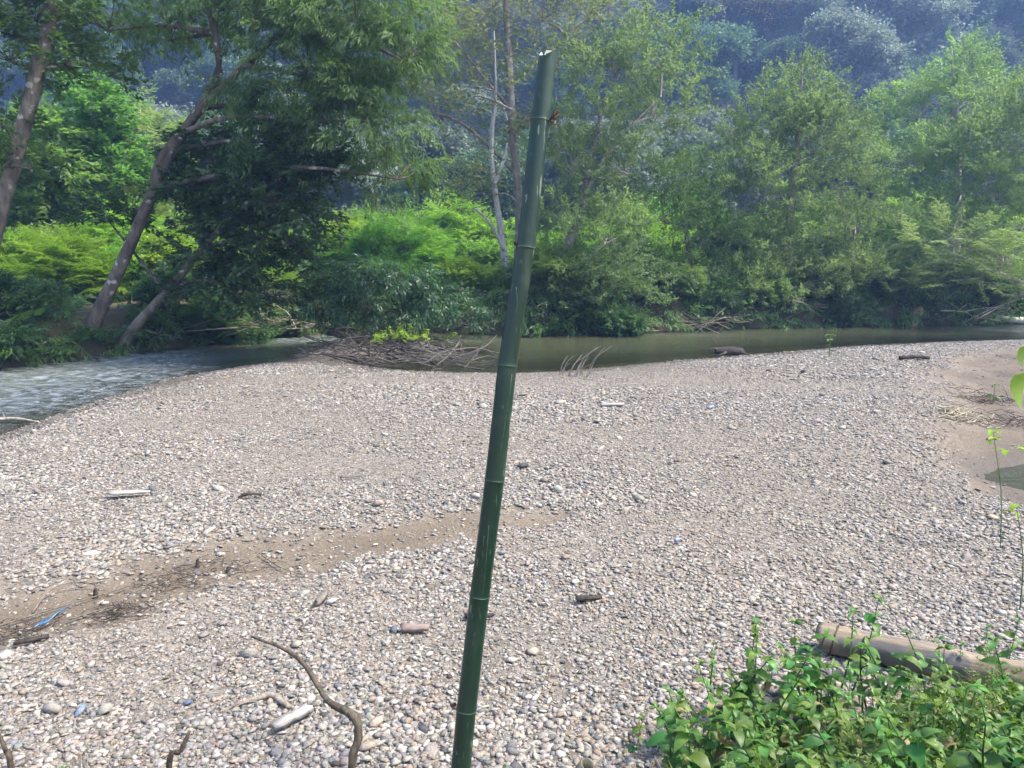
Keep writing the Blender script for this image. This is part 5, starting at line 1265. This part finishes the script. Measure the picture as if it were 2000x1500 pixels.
# tall plant entering from the right edge, close to the viewer
LIMEL = [leaf_mesh(1.0, rng.uniform(.5, .65), rng.uniform(.3, .9), 'leaf', 'lime_leaf') for _ in range(6)]
def leafy_plant(name, label, base, pts, leaves, lm=LIMEL, r=.004):
    root = link(name, None, loc=base); tag(root, label, 'plant'); T = Tubes(); T.add(spline(np.array(pts) - base, 16), np.linspace(r, r * .5, 16), 6); link('stem', T.mesh('stem', M['weed_leaf']), root)
    for (pp, s, rot) in leaves:
        o = link('leaf', lm[rng.integers(0, 6)], root); o.location = np.array(pp) - base; o.scale = (s, s, s); o.rotation_euler = rot
    return root
gx_ = at_depth(2060, 1200, 1.75); gb = np.array([gx_[0], gx_[1], TZ(gx_[0], gx_[1]) - .03])
leafy_plant('tall_weed', 'tall near plant with two bright hanging leaves at the right edge of the view', gb, [gb, at_depth(2050, 1100, 1.75), at_depth(2035, 850, 1.75), at_depth(2020, 650, 1.75)],
            [(at_depth(2003, 676, 1.75), .055, (R(80), R(75), R(200))), (at_depth(2000, 728, 1.72), .085, (R(85), R(80), R(190)))])
for (u0, v0, y_, tops, lab, s) in ((1965, 990, 5.2, [(1940, 845), (1950, 860), (1965, 880), (1985, 875)], 'thin-stemmed plant with pale leaves in front of the small pool', .12), (2010, 1060, 4.2, [(1985, 985), (1980, 1000), (2000, 1010)], 'small leafy stem at the right edge below the pool', .07)):
    b = at_y(u0, v0, y_); b[2] = TZ(b[0], b[1]) - .02; t = at_y(*tops[0], y_)
    leafy_plant('thin_plant', lab, b, [b, (b + t) / 2 + [.03, 0, 0], t], [(at_y(u, v, y_), s * rng.uniform(.7, 1.1), (rng.normal(0, .3), rng.uniform(-.2, .6), rng.uniform(-1.5, 4))) for u, v in tops for _ in (0, 1)])
p = at_z(1620, 690, -.1); b = np.array([p[0], p[1], TZ(p[0], p[1])]); t = at_y(1622, 655, p[1])
leafy_plant('seedling', 'lone thin seedling on the far gravel edge right of centre', b, [b, (b + t) / 2, t], [(b + (t - b) * f, .16 * g_, (0, -.1, a_)) for f, a_, g_ in ((1, 0, .8), (1, 3.1, .8), (.8, .8, .7), (.8, 3.9, .9), (.55, 2, .6))], r=.012)
p = at_z(1940, 785, -.2); put_weed(WP[4], p[0], p[1], 1.9, 'low green weed on the dark litter beside the pool')

# ------------------------------------------------------------------ haze
hx, hy0, hy1, hz0, hz1 = 332, -32, 422, -3.0, 170
V = [(sx * hx, yy, zz) for zz in (hz0, hz1) for sx, yy in ((-1, hy0), (1, hy0), (1, hy1), (-1, hy1))]
hzm = bpy.data.materials.new('haze'); hzm.use_nodes = True; hn = hzm.node_tree; hn.nodes.clear()
ho = hn.nodes.new('ShaderNodeOutputMaterial'); pv = hn.nodes.new('ShaderNodeVolumePrincipled')
pv.inputs['Color'].default_value = (.30, .50, 1.0, 1); pv.inputs['Density'].default_value = .0019; pv.inputs['Anisotropy'].default_value = .35
hn.links.new(pv.outputs[0], ho.inputs['Volume'])
hz_o = link('haze', make_mesh('haze', np.array(V, float), np.array([[3, 2, 1, 0], [4, 5, 6, 7], [0, 1, 5, 4], [1, 2, 6, 5], [2, 3, 7, 6], [3, 0, 4, 7]]), hzm))
tag(hz_o, 'thin bluish haze in the valley air', 'haze', kind='stuff')
